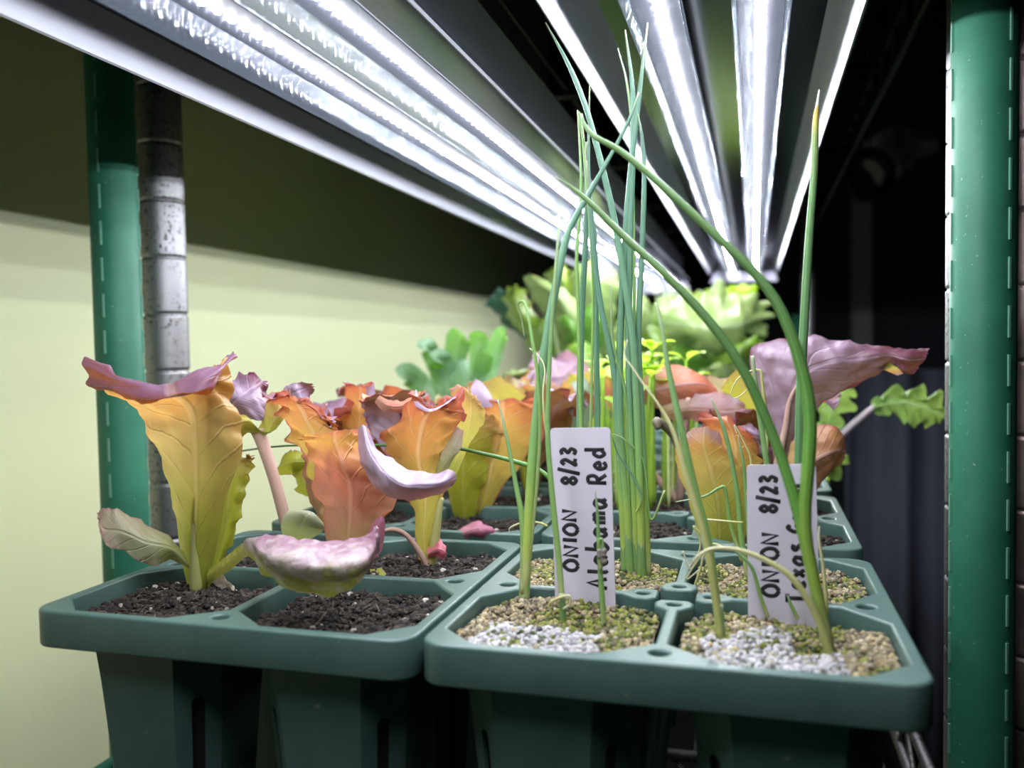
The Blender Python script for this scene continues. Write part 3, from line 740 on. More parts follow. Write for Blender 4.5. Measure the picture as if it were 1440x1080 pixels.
# lettuce C: rear left cell
Cp = plant('lettuce_plant', 412, 788, 'lettuce with pink leaf stalk and quilted purple crown, rear left cell', 'lettuce plant', 'red lettuces')
add('leaf_stalk', tube([aty(415, 785, .098), aty(402, 735, .098), aty(386, 675, .097), aty(370, 625, .096), aty(362, 604, .095)], [.0028, .0026, .0025, .0028, .0032], 10, 24), PinkRib, Cp)
g = patch([D(.092, (312, 552), (322, 572), (345, 588)), D(.094, (309, 548), (335, 560, -.004), (368, 592)), D(.098, (318, 534), (350, 550, -.004), (386, 588)), D(.103, (338, 528), (364, 540, -.002), (384, 572)), D(.106, (352, 528), (370, 536), (380, 556))],
          nu=17, nv=26, wr=.002, wf=150, ruf=.0012, jag=.0016, seed=12)
add('leaf', g, Lpur, Cp, label='quilted purple crown leaf')
g = patch([D(.094, (362, 612), (372, 612), (384, 606)), D(.090, (345, 588), (350, 592, -.003), (345, 612)), D(.086, (325, 585), (322, 600, -.002), (326, 625)), D(.084, (318, 598), (318, 610), (322, 636))], nu=13, nv=18, wr=.0015, ruf=.001, jag=.0014, seed=13)
add('leaf', g, Lyel, Cp, label='yellow underside of the crown leaf')
g = patch([D(.096, (362, 606), (376, 610), (388, 604)), D(.094, (368, 588), (384, 594, -.003), (398, 592)), D(.096, (376, 566), (392, 570, -.003), (404, 572)), D(.1, (382, 552), (394, 556), (402, 560))], nu=11, nv=16, wr=.0015, jag=.0014, seed=14, flip=True)
add('leaf', g, Lyel, Cp)
g = patch([D(.108, (440, 700), (446, 700), (452, 698)), D(.110, (415, 690), (428, 680, -.002), (440, 672)), D(.112, (416, 660), (424, 655), (438, 650)), D(.112, (420, 640), (428, 640), (436, 640))], nu=11, nv=18, wr=.0014, ruf=.0012, jag=.0025, seed=15, flip=True)
add('leaf', g, Lgrn2, Cp)
g = patch([D(.112, (438, 660), (434, 650), (432, 638)), D(.112, (410, 668), (412, 650, -.004), (415, 634)), D(.112, (388, 668), (394, 655, -.003), (402, 638)), D(.113, (382, 668), (386, 660), (392, 650))], nu=11, nv=16, wr=.0014, jag=.0016, seed=16, flip=True)
add('leaf', g, Lgrn2, Cp)
g = patch([D(.10, (452, 740), (456, 740), (462, 738)), D(.102, (428, 680), (440, 690, -.003), (456, 705)), D(.103, (425, 640), (438, 655, -.002), (450, 670)), D(.104, (428, 622), (434, 630), (440, 640))], nu=11, nv=18, wr=.0016, ruf=.001, jag=.0014, seed=17, flip=True)
add('leaf', g, Lpur, Cp)
g = patch([D(.110, (398, 548), (406, 555), (416, 572)), D(.112, (404, 542), (418, 550, -.002), (432, 572)), D(.114, (420, 538), (428, 546), (436, 560)), D(.114, (438, 540), (440, 545), (441, 552))], nu=11, nv=14, wr=.0018, wf=150, jag=.002, seed=18)
add('leaf', g, Lpur, Cp)

# lettuce E: rear right cell of the left tray
E_ = plant('lettuce_plant', 600, 800, 'lettuce with split yellow stem and purple lined cup, rear right cell', 'lettuce plant', 'red lettuces')
g = patch([D(.106, (590, 800), (600, 803, -.002), (609, 799)), D(.106, (584, 752), (596, 752, -.003), (610, 748)), D(.106, (578, 702), (598, 704, -.003), (625, 700)), D(.104, (560, 668), (592, 665, -.006), (622, 650)),
           D(.102, (540, 640), (588, 632, -.010), (640, 612)), D(.100, (545, 606), (596, 592, -.014), (652, 590)), D(.098, (575, 560), (610, 572, -.014), (655, 580)), D(.098, (578, 552), (612, 566, -.012), (645, 548))],
          nu=27, nv=66, wr=.0020, ruf=.0016, rf=10, jag=.0030, seed=19, flip=True)
add('leaf', g, Lred, E_, label='orange cup leaf with red edge')
g = patch([D(.097, (582, 560), (606, 575, -.013), (640, 558)), D(.092, (585, 572), (608, 580, -.011), (642, 560))], nu=13, nv=8, wr=.001, seed=20, flip=True)
add('leaf', g, Llil, E_, label='lilac rolled lip of the cup')
g = patch([D(.118, (560, 660), (576, 662), (592, 660)), D(.122, (525, 615), (560, 622, .004), (596, 615)), D(.122, (512, 582), (556, 588, .006), (596, 585)), D(.120, (508, 562), (552, 560, .006), (596, 556)), D(.114, (506, 568), (550, 556, .002), (598, 548))],
          nu=17, nv=30, wr=.0022, wf=120, ruf=.0015, jag=.0022, seed=21)
add('leaf', g, Lpur, E_, label='purple inner leaf with crinkled rim')
g = patch([D(.110, (618, 690), (626, 690), (634, 686)), D(.114, (636, 630), (650, 628), (662, 622)), D(.116, (640, 585), (662, 585, -.003), (682, 592)), D(.116, (634, 556), (658, 552, -.003), (680, 572)), D(.116, (632, 546), (648, 544), (668, 556))],
          nu=13, nv=26, wr=.0012, ruf=.0008, jag=.0012, seed=22, flip=True)
add('leaf', g, Lyel, E_, label='mustard yellow rounded leaf')
add('leaf_stalk', tube([aty(606, 798, .103), aty(612, 760, .104), aty(618, 715, .104), aty(622, 700, .104)], [.0022, .002, .0014, .0008], 8, 14), YelRib, E_)
add('leaf_stalk', tube([aty(603, 808, .101), aty(598, 790, .101), aty(575, 756, .098), aty(555, 745, .094), aty(538, 747, .09)], [.0016, .0014, .0011, .001, .0008], 8, 18), PinkRib, E_)
g = patch([D(.100, (612, 662), (616, 668), (622, 672)), D(.098, (620, 640), (628, 645, -.002), (636, 650)), D(.097, (632, 618), (640, 622, -.002), (648, 628)), D(.097, (642, 600), (646, 602), (652, 606))], nu=9, nv=14, wr=.0016, wf=160, seed=23)
add('leaf', g, Lpal, E_, label='shrivelled pale leaf')

g = patch([D(.114, (527, 566), (530, 560), (534, 556)), D(.108, (540, 578), (543, 569, -.003), (546, 562)), D(.105, (560, 580), (562, 571, -.003), (564, 563)), D(.108, (582, 572), (584, 562, -.003), (586, 554)), D(.112, (594, 560), (595, 553), (596, 548))], nu=9, nv=26, wr=.0016, wf=120, jag=.001, seed=24)
add('leaf', g, Llil, E_, label='curled lilac rim of the inner leaf')
g = patch([D(.120, (590, 690), (596, 690), (602, 688)), D(.112, (578, 640), (588, 640, -.002), (598, 636)), D(.108, (566, 605), (578, 604, -.003), (592, 598)), D(.108, (564, 582), (576, 578, -.002), (590, 574))], nu=11, nv=22, wr=.0035, wf=170, jag=.002, seed=25)
add('leaf', g, Lpur, E_, label='crinkled purple leaf edge inside the cup')
T2 = thing('lettuce_plant', (*aty(505, 745, .17)[:2], SOILZ), 'upright orange lettuce leaf with lilac right edge, left of the purple lined cup', 'lettuce plant', 'red lettuces')
g = patch([D(.17, (496, 740), (504, 742), (512, 740)), D(.168, (486, 680), (504, 680, -.004), (524, 680)), D(.166, (480, 625), (502, 622, -.006), (526, 622)), D(.166, (484, 575), (506, 575, -.006), (526, 575)), D(.165, (488, 545), (506, 548, -.004), (525, 545)), D(.164, (484, 536), (504, 542, -.002), (526, 535))], nu=13, nv=34, wr=.002, ruf=.0012, jag=.002, seed=26, flip=True)
add('leaf', g, Lred, T2)
g = patch([D(.158, (516, 610), (521, 608), (526, 606)), D(.157, (514, 575), (520, 575, -.002), (527, 575)), D(.157, (515, 545), (521, 543, -.002), (527, 538))], nu=7, nv=16, wr=.0012, seed=27)
add('leaf', g, Llil, T2, label='lilac folded edge')
# lettuces of the second and third tray rows
def gen_lettuce(px, py, label, mats, n, L, Wd, seed, z=SOILZ, e=(1.38, -.35), name='lettuce_plant', cat='lettuce plant', group='red lettuces', base=None, azs=None, **k):
    R = random.Random(seed)
    t = plant(name, px, py, label, cat, group, z) if base is None else thing(name, base, label, cat, group)
    b = BASE[t.name]
    for i in range(n):
        az = azs[i] if azs else 2*math.pi*i/n+R.uniform(-.35, .35)
        kk = dict(nu=13, nv=28, curve=2.6, ruf=.0028, rf=11, wr=.0018, jag=.0016, seed=seed*3+i, pet=.22, pw=.16, cup=R.uniform(.2, .5)); kk.update(k)
        g = blade(b+np.array([math.cos(az)*.003, math.sin(az)*.003, 0]), az, L*R.uniform(.8, 1.1), Wd*R.uniform(.8, 1.1), e[0]+R.uniform(-.15, .1), e[1]+R.uniform(-.35, .35), twist=R.uniform(-.4, .4), **kk)
        add('leaf', g, mats[i % len(mats)], t)
    return t
F1 = plant('lettuce_plant', 658, 738, 'broad yellow and orange lettuce above a pink fallen leaf, second left tray', 'lettuce plant', 'red lettuces')
g = patch([D(.198, (642, 738), (655, 741, -.003), (666, 738)), D(.198, (630, 695), (650, 695, -.006), (676, 698)), D(.198, (622, 650), (652, 645, -.008), (690, 655)), D(.196, (628, 610), (665, 605, -.008), (705, 620)), D(.194, (640, 585), (672, 580, -.006), (708, 590))], nu=15, nv=30, wr=.0018, ruf=.001, jag=.0015, seed=30, flip=True)
add('leaf', g, Lgrn2, F1, label='yellow green lower leaf')
g = patch([D(.206, (655, 738), (666, 740, -.003), (676, 736)), D(.206, (662, 690), (684, 690, -.006), (706, 688)), D(.206, (655, 640), (695, 640, -.010), (738, 645)), D(.204, (655, 600), (705, 595, -.012), (764, 610)), D(.202, (662, 572), (706, 566, -.012), (762, 576)), D(.2, (668, 560), (704, 564, -.010), (752, 560))], nu=17, nv=34, wr=.0018, ruf=.0016, jag=.0018, seed=31, flip=True)
add('leaf', g, Lred, F1, label='orange upper leaf')
g = patch([D(.192, (664, 560), (676, 572), (692, 572)), D(.194, (662, 545), (678, 552, -.002), (694, 565)), D(.196, (668, 532), (676, 536), (684, 545))], nu=9, nv=12, wr=.0012, seed=32)
add('leaf', g, Llil, F1)
gen_lettuce(560, 745, 'red lettuce in the rear left cells behind the purple lined cup', [Lred, Lpur, Lred], 7, .072, .021, 41, base=(-.098, .185, SOILZ))
gen_lettuce(0, 0, 'orange lettuce standing left in the second left tray, tall curled leaves', [Lred, Lpur, Lred], 7, .078, .020, 42, base=(-.105, .245, SOILZ))
gen_lettuce(0, 0, 'brownish red lettuce right of the broad yellow one, second left tray', [Lred, Lgrn2, Lpur], 6, .078, .020, 43, base=(-.035, .262, SOILZ))
gen_lettuce(0, 0, 'red tipped lettuce in the third left tray, in front of the spoon leaved greens', [Lred, Lpur, Lgrn2], 7, .078, .022, 44, base=(-.105, .335, SOILZ))
gen_lettuce(0, 0, 'orange green lettuce in the third left tray, under the broad green leaves', [Lred, Lgrn2, Lyel], 7, .086, .022, 45, base=(-.035, .345, SOILZ))
gen_lettuce(0, 0, 'yellow green lettuce at the rear of the third left tray', [Lgrn2, Lpal, Lred], 7, .095, .024, 46, base=(-.04, .405, SOILZ))

# lettuce G: purple lettuce behind the right tag
G = plant('lettuce_plant', 1015, 770, 'purple lettuce with large quilted leaf reaching right, behind the right tag', 'lettuce plant', 'red lettuces')
g = patch([D(.166, (988, 772), (1012, 776, -.003), (1046, 772)), D(.166, (972, 715), (1010, 715, -.006), (1052, 720)), D(.166, (955, 665), (1000, 665, -.008), (1046, 668)), D(.166, (950, 630), (990, 628, -.008), (1030, 640)), D(.166, (968, 604), (990, 600, -.005), (1006, 606))],
          nu=15, nv=32, wr=.0012, ruf=.0006, jag=.001, seed=50, flip=True)
add('leaf', g, Lyel, G, label='upright mustard yellow leaf')
g = patch([D(.174, (1000, 760), (1015, 762), (1035, 760)), D(.174, (1004, 690), (1030, 690, -.005), (1060, 690)), D(.175, (1000, 630), (1035, 632, -.006), (1072, 650)), D(.176, (985, 596), (1025, 596, -.006), (1062, 625)), D(.176, (980, 582), (1020, 586), (1050, 605))],
          nu=15, nv=30, wr=.002, ruf=.0016, jag=.0018, seed=51, flip=True)
add('leaf', g, Lred, G, label='orange red inner leaf')
g = patch([D(.196, (1088, 655), (1096, 655, -.001), (1106, 655)), D(.197, (1080, 600), (1104, 608, -.003), (1118, 612)), D(.198, (1064, 545), (1112, 562, -.006), (1146, 578)), D(.199, (1055, 492), (1128, 526, -.010), (1172, 556)), D(.200, (1108, 474), (1168, 508, -.010), (1206, 543)),
           D(.200, (1180, 477), (1214, 504, -.006), (1240, 522)), D(.199, (1236, 487), (1250, 499, -.003), (1258, 512)), D(.197, (1284, 489), (1280, 506, -.003), (1272, 524)), D(.196, (1306, 490), (1303, 504, -.001), (1284, 528))],
          nu=23, nv=56, wr=.0022, wf=130, ruf=.0004, jag=.0008, seed=52)
add('leaf', g, Lpur, G, label='large quilted purple leaf reaching right with a dark red tip')
add('leaf', patch([D(.198, (1218, 512), (1232, 514), (1246, 508)), D(.199, (1240, 519), (1256, 518), (1268, 520)), D(.199, (1262, 528), (1268, 526), (1274, 524))], nu=7, nv=10, seed=53), Lyel, G, label='amber underside of the purple tip')
g = patch([D(.188, (1110, 690), (1106, 660), (1112, 622)), D(.187, (1136, 700), (1140, 650, -.006), (1140, 600)), D(.187, (1165, 668), (1172, 635, -.005), (1170, 598)), D(.188, (1184, 652), (1190, 635), (1187, 614))], nu=15, nv=22, wr=.0012, jag=.0006, seed=54, flip=False)
add('leaf', g, Lpur, G, label='rounded brown purple leaf')
add('midrib', tube([aty(1092, 660, .193), aty(1104, 605, .192), aty(1112, 560, .190), aty(1132, 526, .187)], [.002, .0015, .001, .0004], 8, 18), PinkRib, G)
g = patch([D(.182, (1030, 605), (1040, 615), (1050, 640)), D(.180, (1045, 598), (1058, 612, -.003), (1066, 640)), D(.180, (1060, 600), (1072, 620, -.002), (1080, 655)), D(.182, (1072, 612), (1082, 635), (1088, 662))], nu=11, nv=16, wr=.004, wf=190, seed=55)
add('leaf', g, Lpur, G, label='crinkled dark leaf')
add('leaf_stalk', tube([aty(1000, 770, .176), aty(975, 690, .178), aty(952, 625, .178), aty(938, 602, .176), aty(924, 594, .172), aty(926, 603, .170)], [.0016, .0015, .0016, .002, .0026, .0012], 8, 26), stalk_mat('withered_brown_stalk', [(0, (.35, .25, .15)), (.5, (.12, .09, .06)), (1, (.16, .12, .08))]), G)
# lettuce behind it with the smooth lilac leaf
G2 = thing('lettuce_plant', (.052, .262, SOILZ), 'lettuce with smooth lilac leaf and red base, behind the onion clump', 'lettuce plant', 'red lettuces')
g = patch([D(.25, (893, 562), (892, 552), (896, 540)), D(.248, (925, 575), (925, 548, -.006), (925, 517)), D(.246, (965, 568), (962, 540, -.006), (958, 514)), D(.246, (1000, 556), (992, 540, -.002), (985, 525)), D(.248, (1012, 552), (1008, 546), (1004, 540))], nu=13, nv=20, wr=.0016, seed=56)
add('leaf', g, Llil, G2, label='smooth lilac leaf')
g = patch([D(.24, (935, 590), (930, 583), (928, 572)), D(.238, (975, 590), (970, 575, -.004), (968, 560)), D(.236, (1020, 596), (1018, 578, -.004), (1012, 552)), D(.236, (1052, 585), (1050, 575), (1046, 566))], nu=13, nv=20, wr=.0014, ruf=.0012, jag=.0015, seed=57, flip=True)
add('leaf', g, Lora, G2, label='orange underside leaf')
g = patch([D(.25, (852, 570), (860, 580), (868, 590)), D(.25, (848, 545), (858, 552, -.003), (868, 570)), D(.25, (848, 522), (858, 530), (880, 545))], nu=9, nv=12, seed=58, flip=True)
add('leaf', g, Lora, G2)
add('leaf_stalk', tube([(.052, .262, SOILZ), aty(960, 640, .252), aty(965, 595, .242), aty(968, 560, .236)], [.0028, .0024, .002, .0012], 8, 16), PinkRib, G2)
add('leaf_stalk', tube([(.052, .262, SOILZ), aty(905, 650, .256), aty(865, 590, .25)], [.0024, .002, .0012], 8, 16), PinkRib, G2)
gen_lettuce(0, 0, 'pinkish orange lettuce behind the purple quilted leaf, right rows', [Lred, Lpur, Lgrn2], 6, .085, .022, 47, base=(.092, .262, SOILZ))

# fallen leaves
def fallen(name, rows, mat, label, seed, **k):
    g = patch(rows, nu=11, nv=14, wr=.0022, wf=150, jag=.001, seed=seed, **k)
    return add(name, g, mat, label=label, cat='fallen leaf', group='fallen leaves on the soil')
def on(px, py, z): p = atz(px, py, z); return (px, py, p[1])
ya = on(610, 786, -.004)[2]-.006; yb = on(665, 757, -.004)[2]-.003
fallen('fallen_leaf', [D(ya, (600, 772, .002), (601, 780, -.001), (603, 786)), D(ya, (608, 764, .004), (612, 773, -.002), (612, 782)), D(ya, (618, 759, .005), (621, 773, -.002), (620, 788, -.001)), D(ya, (626, 766, .003), (628, 777), (626, 789))], Lpink, 'bright pink fallen leaf beside the split yellow stem', 61, flip=True)
fallen('fallen_leaf', [D(yb, (637, 752), (640, 755), (644, 757, -.001)), D(yb, (652, 739, .005), (656, 748, -.003), (660, 757, -.003)), D(yb, (668, 733, .006), (676, 744, -.003), (680, 756, -.003)), D(yb, (684, 737, .005), (692, 744), (696, 752))], Lmag, 'magenta and cream fallen leaf below the broad yellow lettuce', 62, flip=True)
fallen('fallen_leaf', [[on(296, 815, -.003), on(300, 820, -.005), on(304, 824, -.006)], [on(312, 809, -.001), on(318, 816, -.003), on(316, 826, -.006)], [on(328, 818, -.003), on(330, 825, -.005), on(330, 832, -.006)]], Lbeige, 'beige fallen petal on soil right of the front left lettuce', 63)
fallen('fallen_leaf', [[on(495, 822, -.004), on(497, 825, -.005), on(499, 828, -.006)], [on(518, 820, -.003), on(518, 824, -.004), on(518, 828, -.006)], [on(536, 825, -.005), on(536, 827, -.005), on(536, 829, -.006)]], Lbeige, 'dry curled scrap of leaf under the orange lettuce', 64)

# ------------------------------------------------------------------ onions
def stalk(parent, pts, w, mat, y0=None, n=40, name='leaf'):
    """pts: (px, py, y); w: width in pixels at points (first, ..., last)"""
    P = [aty(*p) for p in pts]
    dist = np.mean([(p-CAM)@FW for p in P])
    R = [q*.5*dist/FPX for q in w]
    return add(name, tube(P, R, 8, n), mat, parent)
def onion(base, leaves, label, group='onion seedlings', sheath=None):
    b = aty(*base)
    t = thing('onion_seedling', (b[0], b[1], min(b[2], SOILZ)), label, 'onion seedling', group)
    for pts, w, mat in leaves: stalk(t, pts, w, mat)
    if sheath:
        P = [aty(base[0], base[1]+2, base[2]), aty(*sheath[0])]; d = (P[0]-CAM)@FW
        add('stem', tube([P[0], (P[0]+P[1])/2, P[1]], [x*.5*d/FPX for x in sheath[1]], 10, 14), OnP, t)
    return t
yc = .104
def up(y0, y1, *pts):
    n = len(pts); return [(p[0], p[1], y0+(y1-y0)*i/(n-1)) for i, p in enumerate(pts)]
# clump behind the left tag
onion((880, 818, yc), [(up(yc, .1, (880, 818), (874, 700), (868, 600), (863, 520), (845, 430), (836, 360), (830, 290), (824, 225)), (10, 10, 9, 9, 8, 7, 3), OnB)],
      'onion seedling of the clump behind the left tag, leaning left at its top', sheath=((877, 740, yc), (13, 12, 9)))
onion((888, 822, yc-.001), [(up(yc, .1, (888, 822), (880, 700), (872, 600), (872, 480), (880, 330), (888, 230), (898, 140), (911, 32)), (11, 12, 11, 10, 9, 8, 2), OnB),
                            (up(yc, .1, (889, 800), (884, 690), (880, 560), (862, 480), (859, 400)), (6, 5, 5, 4, 2), OnP)],
      'tallest onion seedling of the clump behind the left tag, curving right', sheath=((882, 740, yc), (15, 14, 11)))
onion((898, 818, yc), [(up(yc, .1, (898, 818), (892, 700), (886, 580), (884, 450), (886, 330), (890, 200), (889, 120), (879, 42)), (11, 11, 10, 10, 9, 7, 2), OnB),
                       (up(yc, .1, (897, 800), (893, 650), (892, 420), (889, 200), (882, 120), (869, 68)), (5, 5, 4, 4, 3, 1.5), OnP)],
      'onion seedling of the clump with pale short tip beside its tall one', sheath=((893, 745, yc), (14, 13, 10)))
onion((912, 816, yc+.001), [(up(yc, .1, (912, 816), (907, 700), (902, 580), (898, 470), (903, 350), (906, 250), (903, 195), (897, 160)), (10, 10, 9, 8, 7, 5, 2), OnB)],
      'rightmost onion seedling of the clump behind the left tag', sheath=((906, 740, yc), (12, 11, 9)))
onion((903, 822, yc-.003), [(up(yc-.003, .098, (903, 822), (900, 700), (897, 600), (890, 480), (874, 370), (862, 300), (845, 228), (825, 155), (800, 92), (767, 32)), (11, 11, 11, 10, 9, 8, 7, 2), OnB)],
      'onion seedling of the clump whose tip bends far left across the lights', sheath=((901, 745, yc-.003), (14, 13, 10)))
onion((838, 818, .108), [(up(.108, .11, (838, 818), (839, 700), (840, 600), (838, 450), (836, 340), (828, 250), (829, 120)), (9, 9, 9, 8, 7, 5, 1.5), OnB),
                         (up(.108, .11, (836, 818), (826, 700), (816, 600), (818, 450), (823, 350), (825, 260), (824, 200)), (11, 11, 11, 9, 8, 6, 3), OnB)],
      'pair leaved onion seedling rising straight behind the left tag')
onion((826, 818, .106), [(up(.106, .104, (826, 818), (818, 640), (813, 430), (811, 360), (817, 270), (815, 200), (812, 155)), (6, 6, 5, 5, 4, 3, 2), OnP),
                         (up(.106, .1, (827, 818), (830, 620), (834, 420), (830, 330), (822, 230), (818, 185), (814, 158), (818, 168), (822, 200)), (4, 4, 4, 3, 3, 2, 2, 1.5), OnP)],
      'thin pale onion seedling with hooked tip behind the left tag')
# blue seedling left of the tag
onion((737, 842, .0585), [(up(.0585, .08, (737, 842), (745, 700), (753, 600), (768, 480), (785, 385), (800, 325), (833, 264), (864, 209), (887, 163), (898, 130)), (13, 14, 14, 13, 11, 9, 6, 5, 2), OnB),
                         (up(.058, .068, (736, 835), (735, 740), (725, 680), (712, 612), (700, 562)), (10, 9, 7, 5, 2), OnP),
                         (up(.0595, .072, (741, 830), (758, 640), (757, 540), (747, 470), (741, 435), (736, 424), (729, 428), (733, 448), (738, 476)), (5, 5, 5, 5, 4, 3, 2, 2, 1.5), OnP)],
      'blue green onion seedling left of the left tag, crossing the lights', sheath=((741, 760, .061), (16, 15, 13)))
onion((793, 888, .044), [(up(.044, .06, (793, 888), (787, 800), (777, 700), (770, 610), (772, 530), (776, 453), (783, 360), (788, 300)), (8, 9, 8, 7, 6, 5, 3), OnP),
                         (up(.046, .07, (786, 800), (778, 700), (764, 570), (766, 520), (757, 500), (745, 490)), (3, 3, 3, 2, 2, 1.5), OnD)],
      'slim onion seedling in front of the left edge of the left tag', sheath=((790, 835, .044), (9, 10, 9)))
onion((850, 893, .044), [(up(.044, .046, (850, 893), (846, 830), (843, 785), (840, 720), (837, 690)), (8, 8, 7, 4, 1.5), OnP),
                         (up(.043, .043, (845, 800), (842, 765), (846, 758), (848, 770), (845, 778)), (5, 5, 4, 4, 3), OnP)],
      'short onion seedling with knotted dead tip in front of the left tag')
add('dried_flower', join(*[tuple(x if i == 0 else x for i, x in enumerate((IV*.0011+aty(848+rnd.uniform(-5, 5), 782+rnd.uniform(-8, 8), .0425), [tuple(map(int, f)) for f in IF]))) for _ in range(9)]), plain('dried_dark_bud', (.2, .17, .15), .8, var=.6, scale=900.), label='tiny dried grey knot caught on the short onion seedling', cat='dried bud')
onion((800, 770, .09), [(up(.092, .115, (806, 800), (800, 730), (785, 690), (760, 662), (720, 648), (680, 638), (640, 630), (590, 627), (500, 626), (400, 627), (325, 636)), (6, 6, 6, 6, 6, 5, 5, 4, 4, 3, 3), OnG)],
      'onion seedling with one long leaf lying level to the left through the lettuce')
# right front cell
onion((1170, 935, .031), [(up(.031, .055, (1170, 935), (1158, 880), (1138, 790), (1122, 720), (1104, 660), (1082, 600), (1045, 520), (1000, 455), (940, 390), (880, 335), (830, 285), (803, 263), (782, 249)), (14, 15, 15, 14, 14, 13, 11, 7, 2), OnG),
                          (up(.032, .055, (1168, 920), (1148, 830), (1132, 740), (1137, 650), (1139, 585), (1128, 520), (1100, 440), (1062, 385), (1000, 325), (930, 260), (872, 212), (836, 192), (822, 175), (818, 160)), (15, 16, 18, 17, 14, 12, 10, 7, 2), OnG),
                          (up(.03, .028, (1170, 930), (1150, 870), (1120, 820), (1090, 795), (1045, 775), (1005, 771), (980, 783), (968, 800)), (12, 10, 9, 8, 7, 6, 4, 2), OnD),
                          (up(.029, .022, (1172, 925), (1140, 936), (1100, 940), (1060, 935), (1020, 925)), (8, 8, 7, 5, 2), OnG)],
      'large bright green onion with two long leaves arching left, front right cell')
onion((1160, 850, .053), [(up(.052, .056, (1158, 900), (1162, 850), (1158, 800), (1152, 760), (1152, 740)), (6, 6, 5, 4, 2), OnD)], 'withered cream onion shoot at the right edge of the right tag')
onion((1122, 800, .137), [(up(.135, .13, (1122, 812), (1122, 720), (1124, 640), (1126, 550), (1131, 450), (1138, 330), (1145, 240), (1147, 170), (1149, 150), (1152, 126)), (14, 14, 14, 13, 12, 10, 9, 5, 1.5), OnT)],
      'tall onion with yellow tip rising behind the right tag')
onion((1016, 918, .036), [(up(.036, .05, (1016, 918), (1008, 850), (995, 760), (975, 680), (955, 590), (940, 520), (930, 455), (922, 426)), (11, 12, 12, 11, 10, 8, 5, 3), OnP),
                          (up(.035, .045, (1015, 910), (1003, 820), (988, 745), (965, 670), (948, 610), (930, 575), (905, 540), (888, 515), (878, 500), (882, 478)), (9, 10, 9, 8, 6, 4, 3, 2.5, 2, 1.5), OnD)],
      'pale onion leaning left in front of the right tag, with withered cream tip', sheath=((1011, 850, .037), (12, 13, 12)))
onion((1048, 800, .1), [(up(.1, .1, (1052, 812), (1043, 760), (1036, 690), (1020, 610), (1000, 560)), (8, 8, 7, 6, 2), OnP),
                        (up(.101, .101, (1056, 812), (1052, 740), (1046, 660), (1038, 612)), (6, 6, 5, 2), OnP),
                        (up(.1, .098, (1050, 700), (1056, 650), (1045, 620), (1033, 598), (1036, 610)), (3, 3, 2, 2, 1.5), OnD),
                        (up(.1, .096, (1044, 790), (1028, 740), (1020, 690), (1012, 686), (990, 698), (950, 706)), (6, 5, 5, 4, 3, 1.5), OnP),
                        (up(.1, .1, (1058, 800), (1078, 640), (1072, 540), (1066, 520), (1040, 530), (1028, 552), (1034, 560), (1050, 548), (1060, 520), (1066, 520)), (6, 6, 4, 2, 1.5, 1.5, 1.5, 1.5), OnD)],
      'cluster leaved onion seedling left of the right tag with curled dry tips')
onion((1090, 780, .1), [(up(.1, .1, (1095, 810), (1092, 740), (1080, 660), (1065, 560), (1058, 500)), (9, 9, 9, 8, 5), OnP)], 'pale onion leaf standing behind the right tag, against the purple lettuce')
for i, (pts, lab) in enumerate([([(1080, 868, .056), (1070, 840, .056), (1058, 800, .056), (1040, 780, .056), (1028, 772, .056)], 'grey withered onion shoot lying across the lower left of the right tag'),
                                ([(1122, 870, .055), (1112, 850, .055), (1108, 838, .055)], 'stubby onion shoot at the foot of the right tag'),
                                ([(975, 830, .08), (985, 800, .08), (990, 780, .08), (1000, 770, .08)], 'fine onion thread beside the middle opening of the tray'),
                                ([(770, 740, .09), (757, 735, .09), (735, 735, .09), (718, 742, .09), (716, 748, .09)], 'fine curled onion thread left of the left tag'),
                                ([(935, 690, .1), (915, 730, .1), (905, 650, .1), (880, 620, .1), (862, 610, .1)], 'thin bent onion leaf looping through the clump'),
                                ([(895, 720, .098), (902, 700, .098), (890, 670, .098), (870, 640, .098), (860, 612, .098)], 'wiry dark onion leaf winding down the clump')]):
    b = aty(*pts[0])
    t = thing('onion_seedling', b, lab, 'onion seedling', 'onion seedlings')
    stalk(t, pts, (6, 5, 2) if i < 2 else (3.5, 3, 1.5), (OnP, OnP, OnD, OnD, OnP, OnB)[i])
for i, (pts, lab) in enumerate([([(1095, 770), (1060, 778), (1020, 770), (1000, 766), (980, 790), (965, 815), (985, 800)], 'tangle of cream onion roots over the middle of the tray'),
                                ([(1000, 770), (975, 740), (985, 765), (972, 800), (960, 775)], 'loop of dry onion roots left of the pale onion'),
                                ([(1045, 735), (1010, 732), (985, 730)], 'level dry root thread beside the right tag')]):
    P = [aty(x, y, .082) for x, y in pts]
    add('dry_root', tube(P, [.00035, .0004, .0003], 6, 40), OnD, label=lab, cat='dry root')
add('dry_root', tube([aty(x, y, .042) for x, y in [(776, 862), (772, 850), (783, 842), (800, 838), (801, 850), (792, 856)]], [.0004, .0005, .0004], 6, 36), OnD, label='cream root loop at the foot of the left tag', cat='dry root')

